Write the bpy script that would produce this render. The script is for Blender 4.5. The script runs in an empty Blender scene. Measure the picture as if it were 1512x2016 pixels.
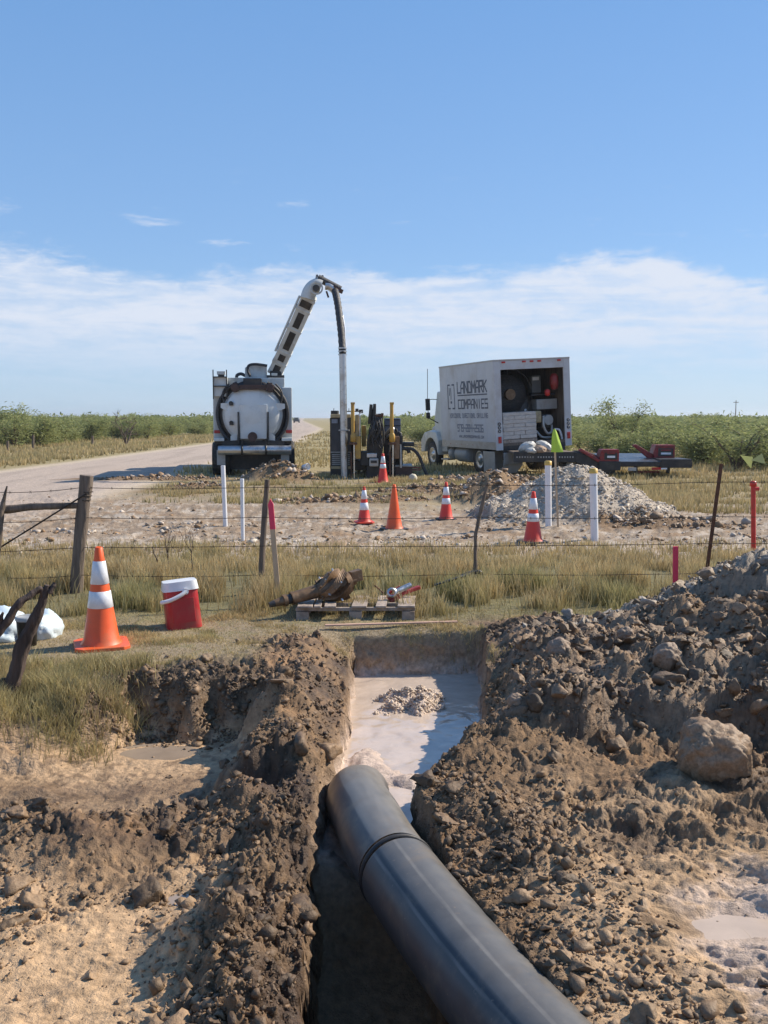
import bpy, math, random
import numpy as np
from mathutils import Vector, Matrix, Euler
random.seed(7)
rng = np.random.default_rng(11)
R = math.radians
scene = bpy.context.scene
COL = scene.collection

# ------------------------------------------------------------------ camera
FPX = 1900.0                      # focal length in pixels of the 1512 x 2016 frame
CAMH = 1.75
PITCH = math.atan(186 / FPX)
cd = bpy.data.cameras.new('camera')
cd.sensor_fit = 'VERTICAL'; cd.sensor_height = 36.0; cd.lens = FPX / 2016 * 36.0
cd.clip_start = 0.05; cd.clip_end = 20000
cam = bpy.data.objects.new('camera', cd); COL.objects.link(cam)
cam.location = (0, 0, CAMH); cam.rotation_euler = (R(90) - PITCH, 0, 0)
scene.camera = cam
scene.render.resolution_x = 768; scene.render.resolution_y = 1024

# ------------------------------------------------------------------ light
SUN_AZ, SUN_EL = R(66), R(38)     # azimuth measured from +Y towards +X
sun_dir = Vector((math.sin(SUN_AZ) * math.cos(SUN_EL), math.cos(SUN_AZ) * math.cos(SUN_EL), math.sin(SUN_EL)))
sd = bpy.data.lights.new('sun', 'SUN'); sd.energy = 5.0; sd.angle = R(0.53); sd.color = (1.0, 0.90, 0.75)
sun = bpy.data.objects.new('sun', sd); COL.objects.link(sun)
sun.rotation_euler = (-sun_dir).to_track_quat('-Z', 'Y').to_euler(); sun.location = (20, 10, 20)

w = bpy.data.worlds.new('World'); scene.world = w; w.use_nodes = True
nt = w.node_tree; nt.nodes.clear()
def N(nt, t, **kw):
    n = nt.nodes.new(t)
    for k, v in kw.items(): setattr(n, k, v)
    return n
out = N(nt, 'ShaderNodeOutputWorld'); bg = N(nt, 'ShaderNodeBackground'); bg.inputs[1].default_value = 0.112
sky = N(nt, 'ShaderNodeTexSky', sky_type='NISHITA', sun_disc=False)
sky.sun_elevation = SUN_EL; sky.sun_rotation = SUN_AZ; sky.altitude = 300
sky.air_density = 1.0; sky.dust_density = 0.25; sky.ozone_density = 1.7
def mth(nt, op, a, b=None, c=None, clamp=False):
    n = N(nt, 'ShaderNodeMath', operation=op); n.use_clamp = clamp
    for i, v in enumerate((a, b, c)):
        if v is None: continue
        if isinstance(v, (int, float)): n.inputs[i].default_value = v
        else: nt.links.new(v, n.inputs[i])
    return n.outputs[0]
def maprange(nt, v, a, b, c, d, smooth=True):
    n = N(nt, 'ShaderNodeMapRange', interpolation_type='SMOOTHSTEP' if smooth else 'LINEAR')
    for i, q in enumerate((v, a, b, c, d)):
        if isinstance(q, (int, float)): n.inputs[i].default_value = q
        else: nt.links.new(q, n.inputs[i])
    return n.outputs[0]
tc = N(nt, 'ShaderNodeTexCoord'); sp = N(nt, 'ShaderNodeSeparateXYZ'); nt.links.new(tc.outputs['Generated'], sp.inputs[0])
azim = mth(nt, 'ARCTAN2', sp.outputs[0], sp.outputs[1]); elev = mth(nt, 'ARCSINE', sp.outputs[2])
def skynoise(sx, sy, scale, detail, off, rough=0.55, dist=0.0):
    cb = N(nt, 'ShaderNodeCombineXYZ')
    nt.links.new(mth(nt, 'MULTIPLY', azim, sx), cb.inputs[0]); nt.links.new(mth(nt, 'MULTIPLY', elev, sy), cb.inputs[1]); cb.inputs[2].default_value = off
    t = N(nt, 'ShaderNodeTexNoise'); t.inputs['Scale'].default_value = scale; t.inputs['Detail'].default_value = detail
    t.inputs['Roughness'].default_value = rough; t.inputs['Distortion'].default_value = dist
    nt.links.new(cb.outputs[0], t.inputs['Vector']); return t.outputs[0]
n_big = skynoise(3.0, 5.0, 2.2, 6, 3.1)
n_str = skynoise(4.0, 34.0, 1.6, 8, 8.7, 0.6, 0.6)
n_fine = skynoise(16.0, 50.0, 2.0, 7, 1.7, 0.62, 0.4)
# ragged upper edge of the cloud bank, about 8.5 degrees up, dropping towards the right
top = mth(nt, 'ADD', 0.150, mth(nt, 'MULTIPLY', azim, -0.03))
edge = mth(nt, 'ADD', top, mth(nt, 'MULTIPLY', mth(nt, 'SUBTRACT', n_big, 0.5), 0.11))
edge = mth(nt, 'ADD', edge, mth(nt, 'MULTIPLY', mth(nt, 'SUBTRACT', n_fine, 0.5), 0.03))
below = maprange(nt, mth(nt, 'SUBTRACT', edge, elev), -0.006, 0.018, 0, 1)
lowfade = maprange(nt, elev, 0.02, 0.10, 0.22, 1.0)
dens = maprange(nt, mth(nt, 'ADD', mth(nt, 'MULTIPLY', n_str, 0.65), mth(nt, 'MULTIPLY', n_fine, 0.35)), 0.36, 0.60, 0.46, 1.0)
cm = mth(nt, 'MULTIPLY', mth(nt, 'MULTIPLY', below, lowfade), dens)
# a few wisps just above the bank
n_w = skynoise(6.0, 26.0, 1.9, 7, 5.3, 0.6, 0.3)
wis = mth(nt, 'MULTIPLY', maprange(nt, n_w, 0.60, 0.76, 0, 0.6), mth(nt, 'MULTIPLY', maprange(nt, elev, 0.13, 0.16, 0, 1), maprange(nt, elev, 0.19, 0.25, 1, 0)))
cm = mth(nt, 'MAXIMUM', cm, wis)
tint = N(nt, 'ShaderNodeMix', data_type='RGBA', blend_type='MULTIPLY'); tint.inputs[0].default_value = 1.0
nt.links.new(sky.outputs[0], tint.inputs[6]); tint.inputs[7].default_value = (0.82, 0.95, 1.12, 1)
ramp = N(nt, 'ShaderNodeValToRGB'); nt.links.new(maprange(nt, elev, -0.05, 1.5, 0, 1, False), ramp.inputs[0])
els = [(.0, (2.4, 3.6, 5.1)), (.055, (2.3, 3.55, 5.3)), (.145, (1.75, 3.1, 5.3)), (.30, (1.18, 2.58, 5.05)), (1.0, (.34, 1.25, 3.5))]
while len(ramp.color_ramp.elements) < len(els): ramp.color_ramp.elements.new(.5)
for e_, (p_, c_) in zip(ramp.color_ramp.elements, els): e_.position = p_; e_.color = (c_[0] / 8, c_[1] / 8, c_[2] / 8, 1)
rs = N(nt, 'ShaderNodeVectorMath', operation='SCALE'); nt.links.new(ramp.outputs[0], rs.inputs[0]); rs.inputs[3].default_value = 8 * 1.0
air = N(nt, 'ShaderNodeMix', data_type='RGBA'); air.inputs[0].default_value = .72; nt.links.new(tint.outputs[2], air.inputs[6]); nt.links.new(rs.outputs[0], air.inputs[7])
mx = N(nt, 'ShaderNodeMix', data_type='RGBA'); nt.links.new(cm, mx.inputs[0])
nt.links.new(air.outputs[2], mx.inputs[6]); mx.inputs[7].default_value = (4.9, 5.35, 6.2, 1)
nt.links.new(mx.outputs[2], bg.inputs[0]); nt.links.new(bg.outputs[0], out.inputs[0])

scene.view_settings.view_transform = 'Standard'; scene.view_settings.look = 'None'
scene.view_settings.exposure = 0.42; scene.view_settings.gamma = 1.0
scene.view_settings.use_curve_mapping = False
scene.render.engine = 'CYCLES'
scene.cycles.max_bounces = 6

# ------------------------------------------------------------------ positions
CA, SA = math.cos(PITCH), math.sin(PITCH)
def ray(px, py):
    dx, dv = px - 756.0, -(py - 1008.0)
    return dx, FPX * CA + dv * SA, -FPX * SA + dv * CA
def G(px, py, z=0.0):             # ground point seen at a photo pixel
    dx, dy, dz = ray(px, py); t = (z - CAMH) / dz
    return dx * t, dy * t
def P(px, py, y):                 # point at world depth y
    dx, dy, dz = ray(px, py); t = y / dy
    return Vector((dx * t, y, CAMH + dz * t))

# ------------------------------------------------------------------ numpy noise
def _hash(ix, iy, seed):
    h = (ix.astype(np.int64) * 374761393 + iy.astype(np.int64) * 668265263 + seed * 974634777) & 0xFFFFFFFF
    h = ((h ^ (h >> 13)) * 1274126177) & 0xFFFFFFFF
    return ((h ^ (h >> 16)) & 0xFFFF) / 65535.0
def vnoise(x, y, seed=0):         # gradient noise, about -0.7..0.7
    x = np.asarray(x, float); y = np.asarray(y, float)
    ix = np.floor(x); iy = np.floor(y); fx = x - ix; fy = y - iy
    u = fx * fx * fx * (fx * (fx * 6 - 15) + 10); v = fy * fy * fy * (fy * (fy * 6 - 15) + 10)
    r = 0
    for a in (0, 1):
        for b in (0, 1):
            t = _hash(ix + a, iy + b, seed) * 6.2831853
            d = np.cos(t) * (fx - a) + np.sin(t) * (fy - b)
            r = r + d * (u if a else 1 - u) * (v if b else 1 - v)
    return r
def fbm(x, y, freq, octs, seed=0, gain=0.5):
    s = 0; a = 1.0
    for i in range(octs):
        s = s + a * vnoise(x * freq + 13.7 * i, y * freq - 7.3 * i, seed + i); freq = freq * 2.03; a *= gain
    return s
def billow(x, y, freq, octs, seed=0, gain=0.5):   # lumpy: rounded tops, sharp creases
    s = 0; a = 1.0
    for i in range(octs):
        s = s + a * (np.abs(vnoise(x * freq + 5.1 * i, y * freq + 9.2 * i, seed + i)) * 2.4 - 0.5); freq = freq * 2.07; a *= gain
    return s
def ss(a, b, v):
    t = np.clip((v - a) / (b - a), 0, 1); return t * t * (3 - 2 * t)
def interp(v, xs, ys): return np.interp(v, xs, ys)

# ------------------------------------------------------------------ terrain
WATER_Z = -0.36
def left_lip(y): return interp(y, [1, 2.6, 3.8, 4.8, 5.6, 6.3, 7.9], [-.22, -.24, -.31, -.33, -.28, -.26, -.27])
def right_lip(y): return interp(y, [1, 2.2, 2.9, 3.5, 4.0, 4.45, 4.75, 5.1, 5.5, 6.3, 7.2, 8.0], [1.05, .70, .50, .30, .20, .14, .26, .44, .58, .68, .78, .82])
def trench(x, y):                 # 1 inside the cut, 0 outside
    wob = 0.028 * vnoise(y * 3.1, y * 0 + 2.2, 31) + 0.022 * vnoise(y * 8, x * 4 + .3, 32) + 0.014 * vnoise(y * 19, x * 9, 35)
    l = ss(-0.02, 0.035, x - (left_lip(y) + wob)); wob2 = 0.04 * vnoise(y * 2.7, y * 0 + 8.2, 33) + 0.03 * vnoise(y * 9, x * 5, 34)
    r = ss(-0.02, 0.06, (right_lip(y) + wob2) - x)
    e = ss(-0.03, 0.09, (7.84 + 0.03 * vnoise(x * 5, x * 0, 37) + 0.06 * (x - .27)) - y)
    return l * r * e
def mudmask(x, y):                # freshly disturbed wet soil
    wx = x + 0.35 * fbm(x, y, 1.3, 3, 41); wy = y + 0.45 * fbm(x, y, 1.1, 3, 44)
    near = ss(7.1, 6.2, wy)
    berm = ss(-1.15, -0.75, wx) * ss(7.9, 7.35, wy) * ss(0.2, -0.1, x)
    heap = ss(0.62, 0.85, wx) * ss(8.5, 8.0, wy)
    m = np.maximum(np.maximum(near, berm), heap)
    tuft = ss(-1.75, -2.05, wx) * ss(5.65, 5.95, wy)
    return m * (1 - tuft)
def lowflat(x, y):                # sunken, flatter mud left of the trench
    wx = x + 0.30 * fbm(x, y, 1.5, 3, 51); wy = y + 0.34 * fbm(x, y, 1.7, 3, 54)
    return ss(6.42, 6.22, wy) * ss(-0.64, -.92, wx) * ss(3.9, 4.7, wy + 0.15 * x) * (1 - ss(-1.70, -2.0, wx) * ss(5.45, 6.1, wy))
def heaps(x, y):
    wx = x + 0.16 * fbm(x, y, 1.2, 3, 61); wy = y + 0.20 * fbm(x, y, 1.2, 3, 64)
    lip = right_lip(y)
    env = ss(4.88, 5.16, wy) * ss(8.5, 7.5, wy) * ss(0.0, 0.35, x - lip)
    a = env * (0.19 + 0.15 * np.clip(wx - .8, 0, 4)) * ss(6, 4, x) * (1 - .45 * ss(6.2, 7.2, wy))
    d = np.hypot((wx - 3.5) * 0.78, (wy - 7.1)); b = np.clip(1.06 - 0.60 * d, 0, 2)
    d2 = np.hypot((wx - 2.6), (wy - 6.0)); c = np.clip(0.62 - 0.50 * d2, 0, 2) * env
    return np.maximum(np.maximum(a, b), c)
CLP = [  # lumps of spoil near the trench: x, y, radius, height
    (-.62, 5.9, .36, .14), (-.50, 5.1, .30, .12), (-.58, 3.25, .20, .20), (-.44, 2.75, .18, .14), (-.52, 3.75, .20, .12), (-.50, 3.0, .16, .10),
    (-.68, 4.45, .18, .15), (-.95, 4.62, .20, .09), (-1.25, 4.12, .22, .10), (-1.6, 4.2, .20, .08), (-.40, 6.6, .28, .08), (-.48, 4.2, .18, .10),
    (-1.35, 3.3, .22, .03), (-1.0, 6.75, .42, .07), (-.62, 7.2, .35, .07), (-1.45, 6.38, .30, .06), (.42, 4.75, .22, .08), (.75, 4.95, .30, .08), (.40, 4.25, .22, .07), (.62, 3.75, .22, .06),
    (1.55, 3.35, .18, .08), (.86, 3.15, .16, .05), (1.4, 4.4, .34, .06), (2.0, 4.3, .3, .08), (-1.9, 5.0, .2, .05)]
ROADX = ([-50, 15, 30, 69, 150, 550, 3000], [-9.2, -9.6, -9.5, -8.9, -12.5, -49, -250])
def road_c(y): return interp(y, *ROADX)
def road_w(y): return interp(y, [0, 20, 40, 70, 3000], [3.4, 3.1, 2.7, 2.6, 2.6])
def roadmask(x, y):
    d = np.abs(x - road_c(y)) + 0.5 * fbm(x, y, .5, 2, 71)
    return ss(road_w(y) + .35, road_w(y) - .35, d) * ss(14, 22, y + 0.2 * (x + 9))
def trackmask(x, y):              # graded caliche track crossing behind the fence
    wy = y + 0.9 * fbm(x, y, .35, 3, 81)
    return ss(11.7, 13.0, wy) * ss(21.0 , 17.5, wy - 0.35 * np.clip(-x, 0, 12)) 
MOUNDS = [ # x,y,rx,ry,h  : spoil ridges behind the fence
    (3.45, 17.4, 1.5, 1.4, .90), (2.35, 20.4, 1.0, 1.0, .66), (-2.95, 27.2, .95, .6, .55),
    (1.1, 22.5, 1.3, .5, .16), (2.4, 21.8, 1.1, .6, .22), (-1.0, 20.0, 1.3, .35, .10), (.2, 20.3, .8, .3, .10), (-4.6, 24.0, .8, .4, .14), (4.6, 15.6, 1.1, .5, .12), (-6.6, 27.2, 2.3, .4, .10), (3.0, 26.5, 1.6, .6, .2)]
PUDS = [(*G(320, 1482, -.31), .24, .13, -.31), (*G(60, 1608, -.31), .26, .13, -.31), (*G(455, 1600, -.24), .20, .10, -.24), (*G(355, 1775, -.17), .07, .05, -.16), (*G(1465, 1825, -.04), .19, .09, -.045)]
def height(x, y, fine=True):
    x = np.asarray(x, float); y = np.asarray(y, float)
    mud = mudmask(x, y); low = lowflat(x, y)
    z = 0.012 * fbm(x, y, .9, 3, 1) * ss(400, 40, y)
    nearleft = ss(5.2, 3.6, y) * ss(-.05, -.25, x)
    z = z - 0.13 * nearleft * ss(6, 3, -x)
    z = z - low * (0.30 - 0.13 * nearleft)
    z = z + 0.05 * fbm(x, y, 1.1, 3, 5) * mud * (1 - .8 * low)
    hp = heaps(x, y); z = z + hp
    for (cx, cy, r, h) in CLP:
        d = np.hypot(x - cx, (y - cy) * .85) / r
        if True: z = z + h * np.exp(-d * d * 1.6) * (1 + .6 * vnoise(x * 6, y * 6, 91))
    z = z - .15 * ss(.34, .0, left_lip(y) - x) * ss(4.6, 5.2, y) * ss(8.0, 7.6, y) * (x < right_lip(y))
    # left cut bank cavity
    cav = np.exp(-(((x + 1.38) / .42) ** 2 + ((y - 6.15) / .25) ** 2)); z = z - 0.10 * cav
    if fine:
        lump = billow(x, y, 3.2, 5, 101, .56)
        crumb = billow(x, y, 15, 4, 121, .60)
        patch = ss(-.25, .35, fbm(x, y, 1.4, 3, 141))
        wet_smooth = low * ss(.1, -.2, fbm(x, y, 2.0, 3, 143))
        nearsand = ss(4.1, 3.4, y + .5 * fbm(x, y, 1.3, 3, 149)) * ss(.45, .75, np.abs(x + .08))
        rightflat = ss(.75, 1.1, x) * ss(4.8, 4.5, y)
        flat_r = ss(1.35, 1.6, x) * ss(3.55, 3.3, y)
        amp = mud * (1 - .80 * low * ss(0.55, .15, np.exp(-(((x + .9) / .5) ** 2 + ((y - 4.6) / .5) ** 2)))) * (1 - .70 * nearsand) * (1 - .5 * flat_r)
        z = z + amp * (1 - .25 * rightflat) * (0.058 * lump * (.30 + .90 * patch) + (0.014 + .014 * patch) * crumb * (1 - .7 * nearsand))
        z = z + mud * (rightflat * .024 + nearsand * .006) * billow(x * .4 + .2 * y, y, 5.5, 4, 195, .6)
        z = z + nearsand * mud * 0.014 * fbm(x * .55, y, 7, 4, 147)
        hr = ss(.02, .2, hp)
        z = z + hr * (0.115 * billow(x, y, 1.5, 6, 151, .52))
        # rough ground behind the fence
        tr = trackmask(x, y); fld = ss(7.3, 8.0, y) * (1 - mud)
        z = z + fld * ss(60, 15, y) * (0.022 * fbm(x, y, 2.2, 4, 161) + tr * 0.035 * billow(x, y * 1.6, 2.0, 4, 165, .6))
        # wheel ruts of the track, running left to right
        z = z - tr * 0.05 * np.exp(-((y - 18.6 - .25 * vnoise(x * .4, x * 0, 3)) / .25) ** 2)
    for (cx, cy, rx, ry, h) in MOUNDS:
        m = np.abs(x - cx) < rx * 2.2
        if not np.any(m): continue
        d = np.hypot((x - cx) / rx, (y - cy) / ry) * (1 + .22 * fbm(x, y, 1.3, 3, 171))
        if h > .5: s = np.clip(1 - d / 1.25, 0, 1); s = np.where(s > .8, .8 + (s - .8) * .4, s); s = s / .88
        else: s = np.exp(-d * d * 1.5)
        z = z + h * s + (h * s > .04) * 0.05 * billow(x, y, 3.0, 4, 175, .6) * min(1, h * 3)
    for (cx, cy, rx, ry, zl) in PUDS:
        d = np.hypot((x - cx) / rx, (y - cy) / ry) * (1 + .35 * fbm(x, y, 6, 2, 191)); k = ss(2.0, 1.1, d)
        z = z * (1 - k) + k * (zl + .016 * np.clip(d - 1.0, -1, 2) + .25 * np.maximum(z - zl, 0) * ss(.4, 1.2, d))
    # the trench and pit
    t = trench(x, y)
    floor_ = interp(y, [1, 3.5, 3.95, 4.12, 4.22, 4.5, 8], [-.85, -.80, -.62, -.345, -.345, -.46, -.46]) + 0.05 * fbm(x, y, 3.2, 4, 181)
    stoneheap = .155 * np.exp(-(((x - .22) / .36) ** 2 + ((y - 7.0) / .42) ** 2)) * (1 + .9 * vnoise(x * 9, y * 9, 185))
    slime = .125 * np.exp(-(((x + .12) / .20) ** 2 + ((y - 5.75) / .50) ** 2)) + .13 * np.exp(-(((x + .27) / .10) ** 2 + ((y - 4.4) / .75) ** 2)) + .115 * np.exp(-(((x - .18) / .2) ** 2 + ((y - 5.45) / .3) ** 2))
    z = z * (1 - t) + (floor_ + stoneheap + slime) * t
    return z

def build_mesh(name, V, F, mat=None, col=None, wet=None, smooth=True, parent=None):
    """V (n,3), F (m,3) or (m,4) index array."""
    me = bpy.data.meshes.new(name)
    V = np.ascontiguousarray(V, dtype=np.float32); F = np.ascontiguousarray(F, dtype=np.int32); k = F.shape[1]
    me.vertices.add(len(V)); me.vertices.foreach_set('co', V.ravel())
    me.loops.add(F.size); me.loops.foreach_set('vertex_index', F.ravel())
    me.polygons.add(len(F)); me.polygons.foreach_set('loop_start', np.arange(0, F.size, k, dtype=np.int32))
    if smooth: me.polygons.foreach_set('use_smooth', np.ones(len(F), dtype=bool))
    me.update(calc_edges=True)
    if col is not None:
        a = me.color_attributes.new('Col', 'FLOAT_COLOR', 'POINT')
        c = np.ones((len(V), 4), np.float32); c[:, :3] = col
        if wet is not None: c[:, 3] = wet
        a.data.foreach_set('color', c.ravel())
    if mat: me.materials.append(mat)
    o = bpy.data.objects.new(name, me); COL.objects.link(o)
    if parent: o.parent = parent
    return o
def tag(o, label=None, cat=None, group=None, kind=None):
    if label: o['label'] = label
    if cat: o['category'] = cat
    if group: o['group'] = group
    if kind: o['kind'] = kind
    return o

# ------------------------------------------------------------------ materials
def M(name, col, rough=.6, metal=0.0, var=.22, scale=6.0, bump=.15, dirt=None, damt=.5, coords='Object', stretch=(1, 1, 1), spec=.5, trans=0.0, coat=0.0):
    m = bpy.data.materials.new(name); m.use_nodes = True; t = m.node_tree; b = t.nodes['Principled BSDF']
    tcn = N(t, 'ShaderNodeTexCoord'); mp = N(t, 'ShaderNodeMapping'); mp.inputs['Scale'].default_value = stretch
    t.links.new(tcn.outputs[coords], mp.inputs[0])
    n1 = N(t, 'ShaderNodeTexNoise'); n1.inputs['Scale'].default_value = scale; n1.inputs['Detail'].default_value = 8; n1.inputs['Roughness'].default_value = .62
    t.links.new(mp.outputs[0], n1.inputs['Vector'])
    r = maprange(t, n1.outputs[0], .3, .7, 1 - var, 1 + var, False)
    mixn = N(t, 'ShaderNodeVectorMath', operation='SCALE'); mixn.inputs[0].default_value = col; t.links.new(r, mixn.inputs[3])
    cur = mixn.outputs[0]
    if dirt:
        n2 = N(t, 'ShaderNodeTexNoise'); n2.inputs['Scale'].default_value = scale * .45; n2.inputs['Detail'].default_value = 10; n2.inputs['Roughness'].default_value = .68
        t.links.new(mp.outputs[0], n2.inputs['Vector'])
        f = maprange(t, n2.outputs[0], .46, .68, 0, damt)
        mm = N(t, 'ShaderNodeMix', data_type='RGBA'); t.links.new(f, mm.inputs[0]); t.links.new(cur, mm.inputs[6]); mm.inputs[7].default_value = (*dirt, 1); cur = mm.outputs[2]
    t.links.new(cur, b.inputs['Base Color'])
    t.links.new(maprange(t, n1.outputs[0], .3, .7, max(0, rough - .12), min(1, rough + .12), False), b.inputs['Roughness'])
    b.inputs['Metallic'].default_value = metal; b.inputs['Specular IOR Level'].default_value = spec
    if trans: b.inputs['Transmission Weight'].default_value = trans
    if coat: b.inputs['Coat Weight'].default_value = coat
    if bump:
        bp = N(t, 'ShaderNodeBump'); bp.inputs['Strength'].default_value = bump; bp.inputs['Distance'].default_value = .02
        t.links.new(n1.outputs[0], bp.inputs['Height']); t.links.new(bp.outputs[0], b.inputs['Normal'])
    return m
def vcol_mat(name, rough=.9, nscale=30., nvar=.3, bumps=((60., .35, .01),), wetness=False, sheen=0, trans=0, spec=.3):
    m = bpy.data.materials.new(name); m.use_nodes = True; t = m.node_tree; b = t.nodes['Principled BSDF']
    at = N(t, 'ShaderNodeVertexColor', layer_name='Col'); tcn = N(t, 'ShaderNodeTexCoord')
    n1 = N(t, 'ShaderNodeTexNoise'); n1.inputs['Scale'].default_value = nscale; n1.inputs['Detail'].default_value = 9; n1.inputs['Roughness'].default_value = .65
    t.links.new(tcn.outputs['Object'], n1.inputs['Vector'])
    sc_ = N(t, 'ShaderNodeVectorMath', operation='SCALE'); t.links.new(at.outputs[0], sc_.inputs[0])
    t.links.new(maprange(t, n1.outputs[0], .3, .7, 1 - nvar, 1 + nvar, False), sc_.inputs[3]); t.links.new(sc_.outputs[0], b.inputs['Base Color'])
    b.inputs['Specular IOR Level'].default_value = spec
    if wetness:
        r0 = mth(t, 'SUBTRACT', .95, mth(t, 'MULTIPLY', at.outputs[1], .75)); 
        r1 = mth(t, 'ADD', r0, mth(t, 'MULTIPLY', mth(t, 'SUBTRACT', n1.outputs[0], .5), .5), clamp=True); t.links.new(r1, b.inputs['Roughness'])
    else: b.inputs['Roughness'].default_value = rough
    prev = None
    for (s, st, dist) in bumps:
        n2 = N(t, 'ShaderNodeTexNoise'); n2.inputs['Scale'].default_value = s; n2.inputs['Detail'].default_value = 7; n2.inputs['Roughness'].default_value = .6
        t.links.new(tcn.outputs['Object'], n2.inputs['Vector'])
        bp = N(t, 'ShaderNodeBump'); bp.inputs['Strength'].default_value = st; bp.inputs['Distance'].default_value = dist
        t.links.new(n2.outputs[0], bp.inputs['Height'])
        if prev: t.links.new(prev, bp.inputs['Normal'])
        prev = bp.outputs[0]
    if prev: t.links.new(prev, b.inputs['Normal'])
    if trans:
        tr = N(t, 'ShaderNodeBsdfTranslucent'); t.links.new(sc_.outputs[0], tr.inputs[0]); ms = N(t, 'ShaderNodeMixShader'); ms.inputs[0].default_value = trans
        o_ = t.nodes['Material Output']; t.links.new(b.outputs[0], ms.inputs[1]); t.links.new(tr.outputs[0], ms.inputs[2]); t.links.new(ms.outputs[0], o_.inputs[0])
    return m

MUD = np.array((.078, .047, .028)); MUD2 = np.array((.225, .142, .078)); SAND = np.array((.50, .335, .195)); CLAY = np.array((.28, .165, .085))
SOIL = np.array((.275, .215, .14)); TRACK = np.array((.285, .212, .148)); CALI = np.array((.46, .39, .315)); ROAD = np.array((.42, .338, .275))
STRAW = np.array((.36, .28, .145)); GREEN = np.array((.16, .17, .06)); SLURRY = np.array((.55, .43, .35)); GRAVEL = np.array((.42, .36, .29))
def lerp(a, b, t): return a + (b - a) * t[..., None]
def ground_colour(x, y, z):
    n1 = fbm(x, y, 1.2, 5, 201); n2 = fbm(x, y, 6, 4, 211); n3 = fbm(x, y, .25, 4, 221)
    mud = mudmask(x, y); low = lowflat(x, y); tr = trackmask(x, y); rd = roadmask(x, y)
    c = np.broadcast_to(SOIL, x.shape + (3,)).copy()
    c = lerp(c, STRAW, ss(-.3, .35, n1) * .75 * ss(6, 9, y)); c = lerp(c, GREEN, ss(.05, .4, n2) * .35)
    c = lerp(c, np.array((.30, .245, .12)), ss(22, 40, y) * .85)
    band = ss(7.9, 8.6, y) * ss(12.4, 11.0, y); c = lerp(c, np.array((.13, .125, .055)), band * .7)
    c = lerp(c, TRACK, tr * .95); c = lerp(c, CALI, tr * ss(.0, .40, n2 + .6 * n1 + .25 * ss(15, 13, y)) * .85); c = lerp(c, MUD2 * 1.1, tr * ss(.1, .45, fbm(x, y * 1.8, .9, 4, 231)) * .7)
    apron = ss(29.5, 27, y) * ss(20.0, 22, y) * ss(7, 5, x) ; c = lerp(c, MUD2, apron * ss(.05, .3, n1 + n3) * .6)
    rr = fbm(x * 1.0, y * .12, 1.3, 4, 241)
    c = lerp(c, ROAD, rd); c = lerp(c, ROAD * .86, rd * ss(-.1, .4, rr)); 
    sh = ss(.7, .0, np.abs(np.abs(x - road_c(y)) - road_w(y) - .1)) * ss(16, 24, y); c = lerp(c, np.array((.55, .45, .34)), sh * .7)
    # disturbed soil
    m = np.broadcast_to(MUD2, x.shape + (3,)).copy()
    m = lerp(m, MUD, ss(-.12, .28, n1)); m = lerp(m, CLAY, ss(.05, .45, fbm(x, y, 2.0, 4, 251)) * .7)
    m = lerp(m, MUD, ss(.35, .05, np.abs(x - .1) - .45) * .2); m = lerp(m, MUD, np.exp(-((y - 6.25) / .25) ** 2) * ss(-.7, -.9, x) * .8)
    nearsand = ss(4.35, 3.5, y + .5 * fbm(x, y, 1.3, 3, 149)) * ss(.40, .70, np.abs(x + .08) - .04 * y * (x > 0))
    m = lerp(m, SAND, nearsand * ss(-.45, .15, .3 - n1 - .4 * n2) )
    m = lerp(m, SAND * 1.06, low * ss(5.0, 5.5, y + .25 * n1) * .9); m = lerp(m, SAND * .66, low * ss(5.3, 4.9, y + .2 * n1) * .7)
    m = lerp(m, SAND * .72, ss(.6, .9, x) * ss(4.75, 4.4, y) * ss(0, .5, fbm(x, y, 1.7, 3, 261) + .25) * .8)
    pale = ss(.52, .25, np.hypot((x - 1.33) * 1.2, (y - 3.2)) + .35 * n1 + .25 * n2); m = lerp(m, SLURRY * .9, pale * .85)
    n4 = fbm(x, y, 9, 4, 271, .6); m = lerp(m, MUD, ss(.05, .30, n4 + .25 * n1) * (.52 - .30 * nearsand))
    ht = heaps(x, y) * ss(.55, .8, x)
    m = lerp(m, np.array((.27, .185, .118)), ss(.02, .15, ht) * .8 * (1 - .5 * ss(0, .4, n1)))
    grav = ss(.25, .50, (x - 1.6) * .30 + (y - 6.75) * .6 + .35 * n1) * ss(.1, .25, ht); m = lerp(m, np.array((.30, .235, .17)), grav)
    c = lerp(c, m, mud)
    for (cx, cy, rx, ry, h) in MOUNDS:
        d = np.hypot((x - cx) / rx, (y - cy) / ry); k = ss(1.35, 1.0, d)
        c = lerp(c, GRAVEL if (cx == 3.45) else (MUD2 if h > .5 else MUD2 * .9), k * .9)
    t = trench(x, y)
    tf = lerp(np.broadcast_to(MUD2 * 1.1, x.shape + (3,)), SLURRY, ss(-.42, -.36, z) * ss(4.0, 4.4, y))
    c = lerp(c, tf, ss(.05, .9, t) * ss(-.10, -.3, z)); c = lerp(c, np.array((.30, .21, .14)), ss(.02, .2, t) * ss(-.32, -.2, z) * .7)
    wet = mud * np.clip(.35 + .6 * n1 + .35 * low, 0, .7) * (1 - nearsand * .7) ; wet = np.maximum(wet, t * ss(-.1, -.3, z) * .7)
    return c, np.clip(wet, 0, 1)

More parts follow.
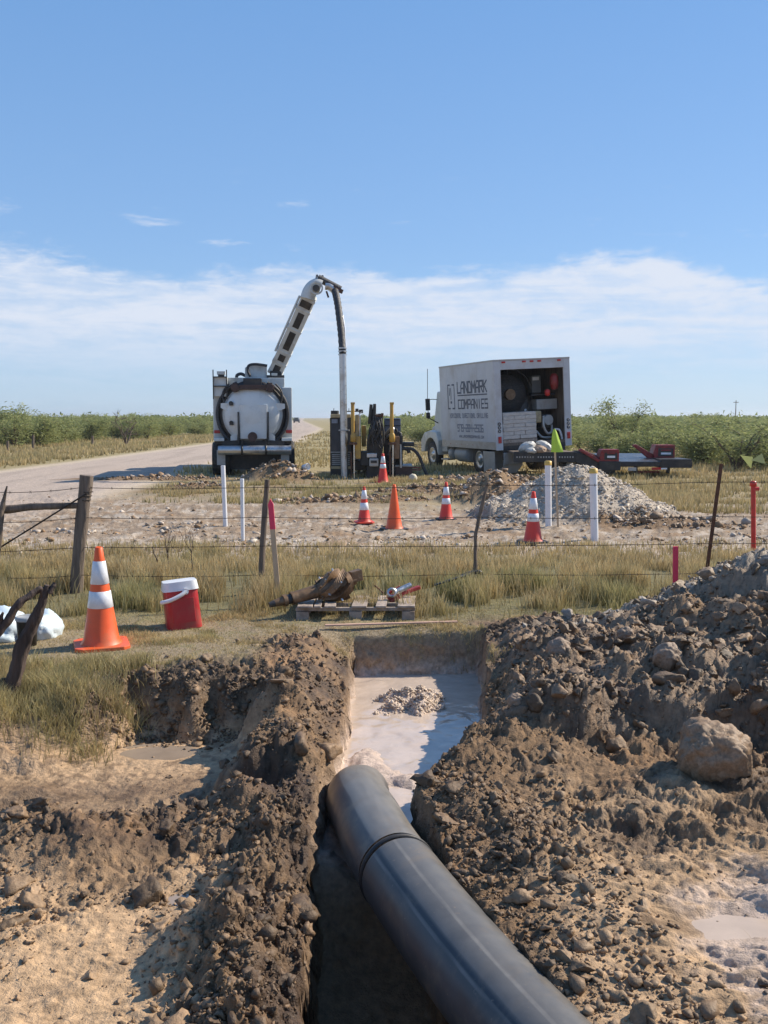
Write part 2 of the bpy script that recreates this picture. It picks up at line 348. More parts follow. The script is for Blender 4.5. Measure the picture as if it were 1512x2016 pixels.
def ground_grid():
    uu = np.concatenate([-np.geomspace(60, .52, 34)[:-1], np.linspace(-.50, .50, 660), np.geomspace(.52, 60, 34)[1:]])
    # rows even in image space up to 13 m, then growing
    pyv = np.linspace(0, 1, 640); inv = 1 / 1.9 + (1 / 13.0 - 1 / 1.9) * pyv; ys = 1 / inv
    back = np.array([-400, -100, -30, -8, -2, 0, .8, 1.4]); mid = np.geomspace(13.05, 75, 200); far = np.geomspace(77, 6000, 40)
    ys = np.sort(np.concatenate([back, ys, mid, far, np.linspace(7.62, 7.92, 40), np.linspace(5.95, 6.5, 40)]))
    U, Y = np.meshgrid(uu, ys); X = U * (np.maximum(Y, 1.5) + .25)
    return X, Y
X, Y = ground_grid()
Z = height(X, Y)
md = mudmask(X, Y); tt = trench(X, Y)
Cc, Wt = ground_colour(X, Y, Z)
lat = np.maximum(md, ss(.02, .3, tt)) * ss(.9, 1.8, Y)
wv = ss(.02, .5, tt) * ss(1.0, .6, tt) + .25 * lat
X2 = X + lat * .016 * fbm(X, Y + Z * 2.5, 9, 4, 301) + wv * .05 * fbm(Z * 1.4 + 7, Y, 7, 4, 305)
Y2 = Y + lat * .016 * fbm(X + Z * 2.5, Y, 9, 4, 311) + wv * .035 * fbm(X, Z * 1.4 + 3, 8, 4, 315)
nr, nc = X.shape
idx = np.arange(nr * nc).reshape(nr, nc)
Fq = np.stack([idx[:-1, :-1], idx[:-1, 1:], idx[1:, 1:], idx[1:, :-1]], -1).reshape(-1, 4)
gmat = vcol_mat('soil', nscale=26, nvar=.38, bumps=((30., .7, .02), (130., .8, .008)), wetness=True)
# wetness rides in alpha
for n in gmat.node_tree.nodes:
    if n.type == 'VERTEX_COLOR': pass
ground = build_mesh('ground', np.stack([X2, Y2, Z], -1).reshape(-1, 3), Fq, gmat, Cc.reshape(-1, 3), Wt.ravel())
tag(ground, kind='structure')
# flip winding so that normals face up
ground.data.flip_normals() if ground.data.polygons[len(Fq) // 2].normal.z < 0 else None

# ------------------------------------------------------------------ water
def water_mat(name, col, rough, bscale, bst, var=.12):
    m = M(name, col, rough=rough, var=var, scale=5, bump=0)
    t = m.node_tree; b = t.nodes['Principled BSDF']; tcn = [n for n in t.nodes if n.type == 'TEX_COORD'][0]
    n2 = N(t, 'ShaderNodeTexNoise'); n2.inputs['Scale'].default_value = bscale; n2.inputs['Detail'].default_value = 3; n2.inputs['Distortion'].default_value = .8
    t.links.new(tcn.outputs['Object'], n2.inputs['Vector'])
    bp = N(t, 'ShaderNodeBump'); bp.inputs['Strength'].default_value = bst; bp.inputs['Distance'].default_value = .012
    t.links.new(n2.outputs[0], bp.inputs['Height']); t.links.new(bp.outputs[0], b.inputs['Normal'])
    for l in list(t.links):
        if l.to_socket == b.inputs['Roughness']: t.links.remove(l)
    b.inputs['Roughness'].default_value = rough; b.inputs['IOR'].default_value = 1.45; b.inputs['Specular IOR Level'].default_value = .8
    return m
def sheet(name, x0, x1, y0, y1, z, mat, n=60, hfun=None):
    xs = np.linspace(x0, x1, n); ys = np.linspace(y0, y1, n); A, B = np.meshgrid(xs, ys); C = np.full(A.shape, z)
    if hfun is not None: C = C + hfun(A, B)
    i = np.arange(n * n).reshape(n, n); F = np.stack([i[:-1, :-1], i[:-1, 1:], i[1:, 1:], i[1:, :-1]], -1).reshape(-1, 4)
    return build_mesh(name, np.stack([A, B, C], -1).reshape(-1, 3), F, mat)
wm = water_mat('slurry_water', (.55, .44, .355), .07, 9, .35)
pw = sheet('pit_water', -.42, 1.0, 4.15, 7.95, WATER_Z, wm, 160, lambda a, b: .0035 * fbm(a, b, 6, 3, 401) + .006 * ss(.05, .35, fbm(a, b, 2.4, 3, 405)))
tag(pw, kind='structure')
pm = water_mat('puddle_water', (.30, .23, .17), .04, 6, .10)
pale = water_mat('pale_puddle', (.50, .385, .29), .30, 6, .10)
for i, (cx, cy, rx, ry, zl) in enumerate(PUDS):
    n = 40; vs = np.array([(cx, cy, zl)] + [(cx + rx * 1.35 * math.cos(k / n * 6.2832), cy + ry * 1.35 * math.sin(k / n * 6.2832), zl) for k in range(n)])
    tag(build_mesh('puddle', vs, np.array([(0, k + 1, (k + 1) % n + 1) for k in range(n)]), pale if i == 4 else pm), kind='structure')

# ------------------------------------------------------------------ scattered lumps and stones (uncountable)
def ico(sub):
    import bmesh
    bm = bmesh.new(); bmesh.ops.create_icosphere(bm, subdivisions=sub, radius=1.0)
    v = np.array([q.co[:] for q in bm.verts]); f = np.array([[q.index for q in p.verts] for p in bm.faces]); bm.free(); return v, f
ICO1, ICO2, ICO3 = ico(1), ico(2), ico(3)
def damp(c):
    k = rng.uniform(0, 1, len(c))[:, None]; c = c * .45 + MUD2 * .55; return c * np.where(k < .35, .5, np.where(k < .8, .85, 1.05))
def lumps(name, x, y, s, base_col, jitter, mat, sub=1, flat=.7, sink=.25, rough=.28, zf=None, label=None, smooth=False, zadd=0):
    v0, f0 = (ICO1, ICO2, ICO3)[sub - 1]; n = len(x); nv = len(v0)
    z = (zf or height)(x, y) + zadd
    sc3 = s[:, None] * np.stack([rng.uniform(.7, 1.3, n), rng.uniform(.7, 1.3, n), rng.uniform(.7, 1.25, n) * flat], -1)
    V = np.repeat(v0[None] * 1.25, n, 0)
    for k in range(6):
        nn = rng.normal(size=(n, 3)); nn /= np.linalg.norm(nn, axis=1)[:, None]; c_ = rng.uniform(.30, .85, n)
        dd = np.clip((V * nn[:, None, :]).sum(-1) - c_[:, None], 0, None); V = V - dd[..., None] * nn[:, None, :]
    disp = 1 + rng.uniform(-rough, rough, (n, nv))
    if sub == 3:
        o1 = rng.uniform(0, 90, (n, 1)); disp = 1 + .55 * fbm(v0[None, :, 0] * 1.1 + o1, v0[None, :, 1] * 1.1 + v0[None, :, 2] * .8 - o1, 1.2, 2, 531) + .22 * billow(v0[None, :, 0] + v0[None, :, 2] * .7 + o1, v0[None, :, 1] - v0[None, :, 2] * .5, 3.2, 3, 537, .6)
    V = V * disp[..., None] * sc3[:, None, :]
    a = rng.uniform(0, 6.28, n); ca, sa = np.cos(a)[:, None], np.sin(a)[:, None]
    tl = rng.uniform(-.5, .5, n); ct, st = np.cos(tl)[:, None], np.sin(tl)[:, None]
    y1 = V[..., 1] * ct - V[..., 2] * st; z1 = V[..., 1] * st + V[..., 2] * ct; x1 = V[..., 0]
    Vx = x1 * ca - y1 * sa + x[:, None]; Vy = x1 * sa + y1 * ca + y[:, None]; Vz = z1 + z[:, None] + (s * (flat * .8 - sink))[:, None]
    V = np.stack([Vx, Vy, Vz], -1).reshape(-1, 3)
    F = (f0[None] + (np.arange(n) * nv)[:, None, None]).reshape(-1, 3)
    col = np.repeat(base_col * (1 + rng.uniform(-jitter, jitter, n))[:, None], nv, 0)
    o = build_mesh(name, V, F, mat, col, smooth=smooth); tag(o, label, kind='stuff'); return o
cmat = vcol_mat('clod', nscale=60, nvar=.35, bumps=((45., .5, .012), (160., .5, .004)), spec=.45, rough=.62)
smat = vcol_mat('stone', nscale=40, nvar=.25, bumps=((90., .4, .004),), spec=.3, rough=.85)
def scatter(n, x0, x1, y0, y1, maskf, screen=True):
    xs, ys = [], []; tot = 0
    while tot < n:
        k = n * 3
        yy = 1 / rng.uniform(1 / y1, 1 / y0, k) if screen else rng.uniform(y0, y1, k)
        xx = rng.uniform(x0, x1, k); m = (np.abs(xx) < (.46 if y1 < 12 else .54) * yy + .5) & (rng.uniform(0, 1, k) < maskf(xx, yy))
        xs.append(xx[m]); ys.append(yy[m]); tot += m.sum()
        if len(xs) > 60: break
    return np.concatenate(xs)[:n], np.concatenate(ys)[:n]
def clodmask(x, y):
    return mudmask(x, y) * (1 - ss(.1, .4, trench(x, y))) * (1 - .93 * lowflat(x, y)) * (.12 + .88 * ss(-.1, .3, fbm(x, y, 1.6, 3, 501) + .25 * ss(.9, .5, np.abs(x)))) * (1 - .75 * ss(3.6, 3.1, y) * ss(.45, .8, np.abs(x))) * (1 - .8 * ss(.55, .95, x) * ss(4.8, 4.4, y))
x, y = scatter(16000, -2.8, 3.6, 2.1, 8.3, clodmask)
s = np.clip(.0030 * rng.pareto(2.4, len(x)) + .0032, 0, .018) * (y / 4.2) ** .35
cc, _ = ground_colour(x, y, height(x, y)); lumps('soil_crumbs', x, y, s, damp(cc), .3, cmat, 1, .8)
x, y = scatter(800, -2.8, 3.6, 2.1, 8.2, clodmask)
s = np.clip(.010 * rng.pareto(2.2, len(x)) + .012, 0, .055) 
cc, _ = ground_colour(x, y, height(x, y)); lumps('soil_clods', x, y, s, damp(cc), .22, cmat, 3, .8, rough=.22, sink=.5, smooth=True)
# wet clods along the berm and on the big heap
def bermmask(x, y): return np.maximum(ss(-.95, -.55, x) * ss(-.30, -.36, x), ss(1.0, .75, x + (y - 4) * .1) * ss(.0, .1, x - right_lip(y)) * ss(4.9, 4.6, y)) * mudmask(x, y)
x, y = scatter(4300, -1.0, 1.3, 2.2, 7.3, bermmask)
s = np.clip(.006 * rng.pareto(2.6, len(x)) + .005, 0, .03); cc, _ = ground_colour(x, y, height(x, y)); lumps('berm_clods', x, y, s, damp(cc), .25, cmat, 1, .85, sink=.35)
def bankmask(x, y): return ss(-2.3, -2.0, x) * ss(-.6, -.8, x) * np.exp(-((y - 6.22) / .22) ** 2) * mudmask(x, y)
x, y = scatter(2200, -2.4, -.6, 5.6, 6.8, bankmask, False)
s = np.clip(.006 * rng.pareto(2.3, len(x)) + .005, 0, .030); cc, _ = ground_colour(x, y, height(x, y)); lumps('bank_clods', x, y, s, np.tile(MUD2 * .85, (len(x), 1)), .4, cmat, 1, .85, sink=.45)
def heapmask(x, y): return ss(.05, .15, heaps(x, y)) * ss(.05, .2, x - right_lip(y))
x, y = scatter(4600, .7, 4.6, 4.6, 8.6, heapmask)
s = np.clip(.0055 * rng.pareto(1.7, len(x)) + .004, 0, .050); cc, _ = ground_colour(x, y, height(x, y))
g = (rng.uniform(0, 1, len(x)) < .4) & (y > 6.9); cc[g] = CALI * .75; big = s > .019; c_ = damp(cc); c_[g] = CALI * .62
lumps('heap_crumbs', x[~big], y[~big], s[~big], c_[~big], .25, cmat, 1, .8, rough=.33); lumps('heap_clods', x[big], y[big], s[big] * 1.1, c_[big], .25, cmat, 3, .85, sink=.5, smooth=True)
# pale stones of the heap in the water, gravel heap, track
def pitm(x, y): return trench(x, y) * np.exp(-(((x - .25) / .34) ** 2 + ((y - 7.05) / .40) ** 2))
x, y = scatter(2600, -.25, .9, 6.2, 7.7, pitm, False); s = rng.uniform(.005, .017, len(x)); lumps('wet_stones', x, y, s, np.tile(np.array((.56, .45, .35)), (len(x), 1)), .25, smat, 1, .8)
def gravm(x, y): return ss(1.22, 1.05, np.hypot((x - 3.45) / 1.62, (y - 17.4) / 1.5) + .1 * vnoise(x * 2, y * 2, 3))
x, y = scatter(8500, 1.2, 5.9, 15.2, 19.2, gravm, False); s = np.clip(.008 * rng.pareto(2.3, len(x)) + .008, 0, .042); lumps('gravel_stones', x, y, s, np.tile(np.array((.52, .45, .365)), (len(x), 1)), .35, smat, 1, .75)
def trm(x, y): return trackmask(x, y) * (.08 + .92 * ss(.1, .45, fbm(x, y * 1.4, .8, 3, 511))) * (.4 + .6 * ss(17, 15, y))
x, y = scatter(5200, -9, 9, 12.2, 22, trm); s = np.clip(.009 * rng.pareto(2.3, len(x)) + .008, 0, .055)
cc = np.tile(np.array((.46, .39, .32)), (len(x), 1)); g = rng.uniform(0, 1, len(x)) < .45; cc[g] = MUD2 * 1.2; lumps('track_stones', x, y, s, cc, .25, smat, 1, .6)
def dirtm(x, y):
    k = 0
    for (cx, cy, rx, ry, h) in MOUNDS[1:]: k = np.maximum(k, ss(1.3, .8, np.hypot((x - cx) / rx, (y - cy) / ry)))
    return k
x, y = scatter(4000, -8, 6, 15, 29, dirtm, False); s = np.clip(.018 * rng.pareto(2.4, len(x)) + .014, 0, .10); cc = np.tile(MUD2, (len(x), 1)); cc[::4] = np.array((.40, .33, .27)); lumps('spoil_clods', x, y, s, cc, .35, cmat, 1, .7)
print('ground built')
# ------------------------------------------------------------------ shape helpers
class MB:
    def __init__(s, xf=None): s.v = []; s.f = []; s.s = []; s.xf = xf
    def add(s, vs, fs, smooth=False):
        o = len(s.v); s.v += [tuple(q) for q in vs]; s.f += [tuple(i + o for i in f) for f in fs]; s.s += [smooth] * len(fs); return s
    def box(s, x0, x1, y0, y1, z0, z1, M_=None):
        vs = [Vector(q) for q in ((x0, y0, z0), (x1, y0, z0), (x1, y1, z0), (x0, y1, z0), (x0, y0, z1), (x1, y0, z1), (x1, y1, z1), (x0, y1, z1))]
        if M_ is not None: vs = [M_ @ q for q in vs]
        return s.add(vs, [(0, 3, 2, 1), (4, 5, 6, 7), (0, 1, 5, 4), (1, 2, 6, 5), (2, 3, 7, 6), (3, 0, 4, 7)])
    def bar(s, a, b, wx, wz, up=Vector((0, 0, 1)), ext=0):        # rectangular bar from a to b
        a = Vector(a); b = Vector(b); d = (b - a).normalized(); r = d.cross(up)
        if r.length < 1e-4: r = Vector((1, 0, 0))
        r.normalize(); u = r.cross(d); L = (b - a).length
        m = Matrix((r, d, u)).transposed().to_4x4(); m.translation = a
        return s.box(-wx / 2, wx / 2, -ext, L + ext, -wz / 2, wz / 2, m)
    def tube(s, pts, rad, n=12, caps=True, hollow=None):
        pts = [Vector(p) for p in pts]; k = len(pts)
        if isinstance(rad, (int, float)): rad = [rad] * k
        rings = []; prev = None
        for i, p in enumerate(pts):
            d = (pts[min(i + 1, k - 1)] - pts[max(i - 1, 0)]).normalized()
            if prev is None:
                r = d.cross(Vector((0, 0, 1)))
                if r.length < .05: r = d.cross(Vector((0, 1, 0)))
                r.normalize()
            else:
                r = prev - d * prev.dot(d); r.normalize()
            prev = r; u = r.cross(d)
            rings.append([p + (r * math.cos(2 * math.pi * j / n) + u * math.sin(2 * math.pi * j / n)) * rad[i] for j in range(n)])
        vs = [q for g in rings for q in g]
        fs = [(i * n + j, i * n + (j + 1) % n, (i + 1) * n + (j + 1) % n, (i + 1) * n + j) for i in range(k - 1) for j in range(n)]
        s.add(vs, fs, True)
        if caps: s.add(rings[0], [tuple(range(n))[::-1]]); s.add(rings[-1], [tuple(range(n))])
        return s
    def lathe(s, prof, c=(0, 0, 0), axis=(0, 0, 1), n=24, smooth=True, sides=None):
        c = Vector(c); a = Vector(axis).normalized(); r = a.cross(Vector((0, 1, 0)))
        if r.length < .05: r = Vector((1, 0, 0))
        r.normalize(); u = a.cross(r); n = sides or n
        vs = [c + a * h + (r * math.cos(2 * math.pi * (j + .5) / n) + u * math.sin(2 * math.pi * (j + .5) / n)) * q for (q, h) in prof for j in range(n)]
        fs = [(i * n + j, i * n + (j + 1) % n, (i + 1) * n + (j + 1) % n, (i + 1) * n + j) for i in range(len(prof) - 1) for j in range(n)]
        return s.add(vs, fs, smooth)
    def cyl(s, a, b, r0, r1=None, n=16): return s.tube([a, b], [r0, r0 if r1 is None else r1], n)
    def prism(s, poly, y0, y1, ax='y'):                            # poly in (x,z), extruded along y (or along x, poly in (y,z))
        n = len(poly); f = (lambda p, t: (p[0], t, p[1])) if ax == 'y' else (lambda p, t: (t, p[0], p[1]))
        if ax == 'z': f = lambda p, t: (p[0], p[1], t)
        vs = [f(p, y0) for p in poly] + [f(p, y1) for p in poly]
        return s.add(vs, [tuple(range(n)), tuple(range(n, 2 * n))[::-1]] + [(i, i + n, (i + 1) % n + n, (i + 1) % n) for i in range(n)])
    def build(s, name, mat, parent=None, bev=0, xf=None, disp=0):
        me = bpy.data.meshes.new(name); vs = s.v
        if xf is not None: vs = [xf @ Vector(q) for q in vs]
        me.from_pydata(vs, [], s.f); me.polygons.foreach_set('use_smooth', s.s)
        import bmesh
        bm = bmesh.new(); bm.from_mesh(me); bmesh.ops.recalc_face_normals(bm, faces=bm.faces); bm.to_mesh(me); bm.free()
        me.materials.append(mat); o = bpy.data.objects.new(name, me); COL.objects.link(o)
        if parent: o.parent = parent
        if bev:
            b = o.modifiers.new('bevel', 'BEVEL'); b.width = bev; b.segments = 2; b.limit_method = 'ANGLE'; b.angle_limit = R(40)
        return o
def root(name, label, cat, loc=(0, 0, 0), rot=(0, 0, 0), group=None):
    o = bpy.data.objects.new(name, None); COL.objects.link(o); o.location = loc; o.rotation_euler = rot; o.empty_display_size = .1
    return tag(o, label, cat, group)
def spline(pts, k=6):                                              # Catmull-Rom through points
    p = [Vector(q) for q in pts]; p = [p[0] * 2 - p[1]] + p + [p[-1] * 2 - p[-2]]; o = []
    for i in range(1, len(p) - 2):
        for j in range(k):
            t = j / k; a, b, c, d = p[i - 1], p[i], p[i + 1], p[i + 2]
            o.append(.5 * ((2 * b) + (c - a) * t + (2 * a - 5 * b + 4 * c - d) * t * t + (-a + 3 * b - 3 * c + d) * t ** 3))
    o.append(p[-2]); return o
def Hh(x, y): return float(height(np.array([x]), np.array([y]))[0])
DIRT = (.16, .115, .08)
m_white = M('white_paint', (.56, .58, .56), .45, var=.10, scale=3, bump=.03, dirt=(.26, .23, .19), damt=.6)
m_white2 = M('white_tank_paint', (.64, .66, .65), .33, var=.06, scale=2.5, bump=.04, dirt=(.45, .40, .34), damt=.35)
m_black = M('black_paint', (.018, .018, .02), .5, var=.3, scale=6, dirt=(.10, .08, .06), damt=.5)
m_rubber = M('black_rubber', (.02, .02, .021), .75, var=.3, scale=14, dirt=(.12, .09, .065), damt=.6)
m_hose = M('ribbed_hose', (.025, .025, .028), .5, var=.4, scale=30, bump=.5, dirt=(.20, .18, .16), damt=.35, stretch=(1, 1, 6))
m_galv = M('galvanised_metal', (.50, .51, .52), .35, .8, var=.15, scale=9, bump=.05, dirt=(.32, .27, .22), damt=.6)
m_grey = M('grey_paint', (.33, .34, .34), .5, var=.15, scale=5, dirt=(.2, .16, .12), damt=.5)
m_rust = M('rusty_steel', (.13, .06, .035), .8, .2, var=.45, scale=16, bump=.4, dirt=(.05, .03, .022), damt=.7)
m_hinge = M('rusty_hinge_steel', (.075, .045, .038), .7, .2, var=.4, scale=9, bump=.3)
m_yellow = M('yellow_machine_paint', (.50, .29, .05), .45, var=.15, scale=6, dirt=(.20, .13, .07), damt=.6)
m_tan = M('tan_machine_paint', (.42, .33, .18), .5, var=.15, scale=6, dirt=(.16, .11, .07), damt=.6)
m_navy = M('navy_panel', (.018, .024, .038), .4, var=.3, scale=5, dirt=(.09, .07, .06), damt=.4)
m_blue = M('slate_blue_paint', (.10, .13, .19), .45, var=.15, scale=5, dirt=(.14, .12, .1), damt=.5)
m_red = M('red_lens', (.42, .012, .012), .25, var=.15, bump=0)
m_redp = M('red_trailer_paint', (.24, .018, .018), .5, var=.3, scale=8, dirt=(.05, .03, .025), damt=.7)
m_glass = M('dark_glass', (.015, .018, .02), .08, var=.1, bump=0, spec=.8)
m_chrome = M('chrome_rod', (.62, .60, .56), .25, .9, var=.1, bump=0, dirt=(.3, .25, .2), damt=.5)
m_print = M('dark_printed_film', (.045, .06, .095), .5, var=.2, scale=20, bump=0)
m_print2 = M('faded_printed_film', (.20, .22, .27), .5, var=.25, scale=25, bump=0)
m_aluminium = M('dull_aluminium', (.42, .41, .39), .5, .35, var=.12, scale=6, bump=.05, dirt=(.3, .25, .2), damt=.5)
m_wood = M('raw_pine', (.52, .38, .24), .8, var=.22, scale=10, bump=.25, stretch=(1, 1, .2))
m_oldwood = M('weathered_grey_wood', (.15, .115, .088), .9, var=.55, scale=22, bump=1.0, stretch=(1, 1, .10))
m_palletw = M('weathered_pallet_wood', (.36, .29, .235), .85, var=.35, scale=14, bump=.5, dirt=(.17, .12, .09), damt=.6, stretch=(1, .4, 1))
m_orange = M('orange_cone_plastic', (.80, .105, .018), .42, var=.10, scale=5, bump=.05, dirt=(.38, .16, .08), damt=.6)
m_redor = M('red_orange_cone_plastic', (.72, .045, .022), .45, var=.10, scale=5, bump=.05, dirt=(.33, .10, .06), damt=.6)
m_refl = M('reflective_sleeve', (.74, .76, .80), .3, var=.07, scale=12, bump=.05, dirt=(.45, .42, .38), damt=.4)
m_pvc = M('white_pvc', (.76, .76, .78), .35, var=.05, scale=4, bump=0, dirt=(.5, .44, .38), damt=.3)
m_capy = M('yellow_cap', (.62, .40, .09), .5, var=.12)
m_pink = M('hot_pink_paint', (.72, .05, .11), .6, var=.15, scale=12)
m_redm = M('red_marker_plastic', (.60, .035, .03), .4, var=.12, scale=7, dirt=(.3, .08, .06), damt=.4)
m_lime = M('lime_flag_fabric', (.42, .62, .06), .6, var=.08, scale=8)
m_cool = M('red_cooler_plastic', (.40, .018, .022), .42, var=.14, scale=8, bump=.08, dirt=(.24, .09, .06), damt=.6)
m_coolw = M('white_cooler_plastic', (.70, .70, .71), .35, var=.06, scale=6, bump=.03, dirt=(.45, .42, .4), damt=.4)
m_brown = M('bronze_brown_steel', (.17, .10, .052), .55, .35, var=.35, scale=14, bump=.3, dirt=(.33, .24, .16), damt=.4)
m_wire = M('rusty_wire', (.06, .045, .035), .7, .5, var=.3, scale=30)

# ------------------------------------------------------------------ vacuum truck
TY = 28.9; tx, _ = G(499, 940)
vac = root('vacuum_truck', 'white vacuum excavator truck seen from behind with its boom raised and round tank door', 'truck', (P(499, 940, TY).x, TY, Hh(-4, TY) - .03), (0, 0, R(6.5)))
S_ = FPX / (TY * CA + .3) ; 
def L(px, py): return ((px - 499) / S_, (942 - py) / S_)
def LB(mb, px0, px1, py0, py1, y0, y1):
    x0, z1 = L(px0, py0); x1, z0 = L(px1, py1); return mb.box(x0, x1, y0, y1, z0, z1)
LB(MB(), 420.5, 441, 766, 870, .68, 4.6).build('side_cabinet', m_white, vac, .03)
LB(MB(), 556, 576.5, 766, 870, .68, 4.6).build('side_cabinet', m_white, vac, .03)
LB(MB(), 422, 562, 747, 769, .75, 4.4).build('top_housing', m_white, vac, .02)
LB(MB(), 442, 556, 769, 880, .9, 1.0).build('bulkhead', m_black, vac)
a = MB(); LB(a, 422, 450, 747, 785, .35, .74); a.build('tool_box', m_white, vac, .02)
a = MB()
for px in (423, 449): LB(a, px - 1, px + 1, 733, 790, .3, .34)
LB(a, 422, 450, 746, 748, .28, .34); LB(a, 422, 450, 764, 766, .28, .34); a.build('guard_rail', m_black, vac)
a = MB(); LB(a, 430, 446, 735.5, 742, .4, .7); a.build('beacon', m_white, vac, .01); a = MB(); LB(a, 432, 444, 741.5, 747, .42, .68); a.build('beacon_base', m_black, vac)
# tank: body, ring, dished door
cx, cz = L(498.5, 820); MB().lathe([(.97, .9), (.97, 6.2)], (cx, 0, cz), (0, 1, 0), 40).build('tank_body', m_white2, vac)
MB().lathe([(.86, .42), (1.03, .42), (1.03, .62), (.98, .9), (.86, .9)], (cx, 0, cz), (0, 1, 0), 48).build('tank_ring', m_black, vac)
prof = [(.90, .60), (.90, .40), (.86, .38)] + [(.86 * math.sin(t), .38 - .30 * (math.cos(t) - math.cos(R(90))) ) for t in [R(90 - 6 * i) for i in range(1, 15)]] + [(.001, .08)]
d_ = MB().lathe(prof, (cx, 0, cz), (0, 1, 0), 56).build('tank_door', m_white2, vac)
for px, w_ in ((471, 1.3), (529, 1.3)): LB(MB(), px - w_, px + w_, 815, 878, .02, .30).build('door_clamp', m_black, d_)
a = MB()
for (px0, pz0, px1, pz1) in ((437, 802, 452, 806), (562, 803, 545, 806), (455, 866, 468, 862), (542, 866, 530, 862)):
    x0, z0 = L(px0, pz0); x1, z1 = L(px1, pz1); MB().prism([(x0, z0 - .08), (x1, z1 - .13), (x1, z1 + .13), (x0, z0 + .06)], .24, .44).build('door_lug', m_white2, d_)
a = MB(); x0, z0 = L(470, 800); x1, _ = L(530, 800); a.prism([(x0 + .04, z0 - .0), (x1 - .04, z0), (x1 - .06, L(0, 868)[1]), (x0 + .06, L(0, 868)[1])], .098, .2); a.build('door_plate', m_white2, d_, .02)
vx, vz = L(498.5, 863); a = MB(); a.cyl((vx, -.10, vz), (vx, .3, vz), .115, n=20); a.build('drain_valve', m_hinge, d_); MB().cyl((vx, -.14, vz), (vx, -.10, vz), .14, n=20).build('valve_cap', m_hinge, d_)
for py in (798, 836):
    hx, hz = L(457, py); a = MB(); a.cyl((hx, .14, hz), (hx, .30, hz), .062, n=10); a.box(hx - .05, hx + .07, .12, .2, hz - .07, hz + .02); a.build('sight_port', m_black, d_)
a = MB(); LB(a, 457, 541.5, 762.6, 771.5, .12, .30)
for px in (465, 533): x0, z0 = L(px, 768); a.lathe([(.001, .05), (.12, .06), (.12, .32), (.001, .33)], (x0, 0, z0), (0, 1, 0), 16, False)
LB(a, 461, 470, 758, 776, .2, .5); LB(a, 529, 538, 758, 776, .2, .5); a.build('hinge_beam', m_hinge, vac, .01)
a = MB(); LB(a, 481, 517, 749, 763, .3, .7); a.build('control_box', m_black, vac, .02)
for s in (-1, 1):   # hydraulic lines looping round the ring
    pts = [(cx + s * 1.0 * math.sin(t) * 1.06, .38 - .02 * math.sin(t * 3), cz + 1.0 * math.cos(t) * 1.05) for t in [R(25 + 13 * i) for i in range(10)]]
    MB().tube(spline(pts, 3), .05, 8).build('hydraulic_hose', m_hose, vac)
    pts = [L(499 + s * 45, 760), L(499 + s * 55, 772), L(499 + s * 58, 785), L(499 + s * 54, 800)]; MB().tube(spline([(q[0], .3, q[1]) for q in pts], 4), .028, 7).build('hydraulic_hose', m_hose, vac)
    LB(MB(), 499 + s * 71 - 6, 499 + s * 71 + 6, 851, 857, .62, .67).build('tail_light', m_red, vac, .008)
    LB(MB(), 499 + s * 66 - 10, 499 + s * 66 + 10, 866, 872, .10, 4.2).build('fender', m_white, vac, .01)
    fl = LB(MB(), 499 + s * 62 - 8, 499 + s * 62 + 8, 889, 918, -.02, .02).build('mud_flap', m_grey, vac)
    for wy in (1.0, 2.35):
        wh = root('wheel', None, None); wh.parent = vac; wh.location = (s * .98, wy, .52)
        MB().lathe([(.30, -.25), (.49, -.27), (.52, -.22), (.52, .22), (.49, .27), (.30, .25)], (0, 0, 0), (1, 0, 0), 28).build('tyre', m_rubber, wh)
        MB().lathe([(.001, -.12), (.12, -.2), (.14, -.1), (.29, -.14), (.31, -.24), (.31, .24), (.29, .14), (.14, .1), (.12, .2), (.001, .12)], (0, 0, 0), (1, 0, 0), 20).build('rim', m_aluminium, wh)
    wh = root('wheel', None, None); wh.parent = vac; wh.location = (s * 1.0, 6.9, .52)
    MB().lathe([(.30, -.13), (.50, -.15), (.52, -.1), (.52, .1), (.50, .15), (.30, .13), (.001, .05)], (0, 0, 0), (1, 0, 0), 28).build('tyre', m_rubber, wh)
LB(MB(), 438, 560, 872, 884, .15, 7.6).build('chassis', m_black, vac)
a = MB(); LB(a, 424, 574, 870, 878, .3, 4.3); a.build('deck_frame', m_black, vac)
a = MB(); LB(a, 450, 548, 900, 930, .9, 2.4); a.build('axle_housing', m_black, vac)
zt = L(0, 889)[1]; MB().tube([(L(432, 0)[0], -.16, zt), (L(573, 0)[0], -.16, zt)], .135, 20).build('spare_suction_tube', m_galv, vac)
for px in (478, 524):
    a = MB(); x0 = L(px, 0)[0]; a.lathe([(.145, -.03), (.155, -.03), (.155, .03), (.145, .03)], (x0, -.16, zt), (1, 0, 0), 20); a.box(x0 - .02, x0 + .02, -.06, .2, zt - .1, zt + .3); a.build('tube_strap', m_black, vac)
a = MB(); x0, z0 = L(402.5, 793); x1, z1 = L(414, 820); a.box(x0, x1, 5.2, 5.3, z0 - .42, z0); a.build('wing_mirror', m_black, vac, .02)
a = MB(); p0 = (x0 + .08, 5.25, z0 - .42); MB().tube(spline([p0, (p0[0], 5.25, p0[2] - .1), (p0[0] + .12, 5.25, p0[2] - .17), (-1.2, 5.25, p0[2] - .2)], 3), .025, 8).build('mirror_arm', m_black, vac)
a = MB(); LB(a, 427, 571, 790, 880, 4.9, 6.6); LB(a, 432, 566, 760, 790, 4.9, 6.2); a.build('cab', m_white, vac, .05)
a = MB(); LB(a, 435, 563, 835, 875, 6.6, 8.0); a.build('hood', m_white, vac, .1)
MB().tube([( *L(416, 0)[:1], 2.9, L(0, 758)[1]), (L(421, 0)[0], 2.9, L(0, 757)[1])], .03, 8).build('marker_lamp', m_black, vac)
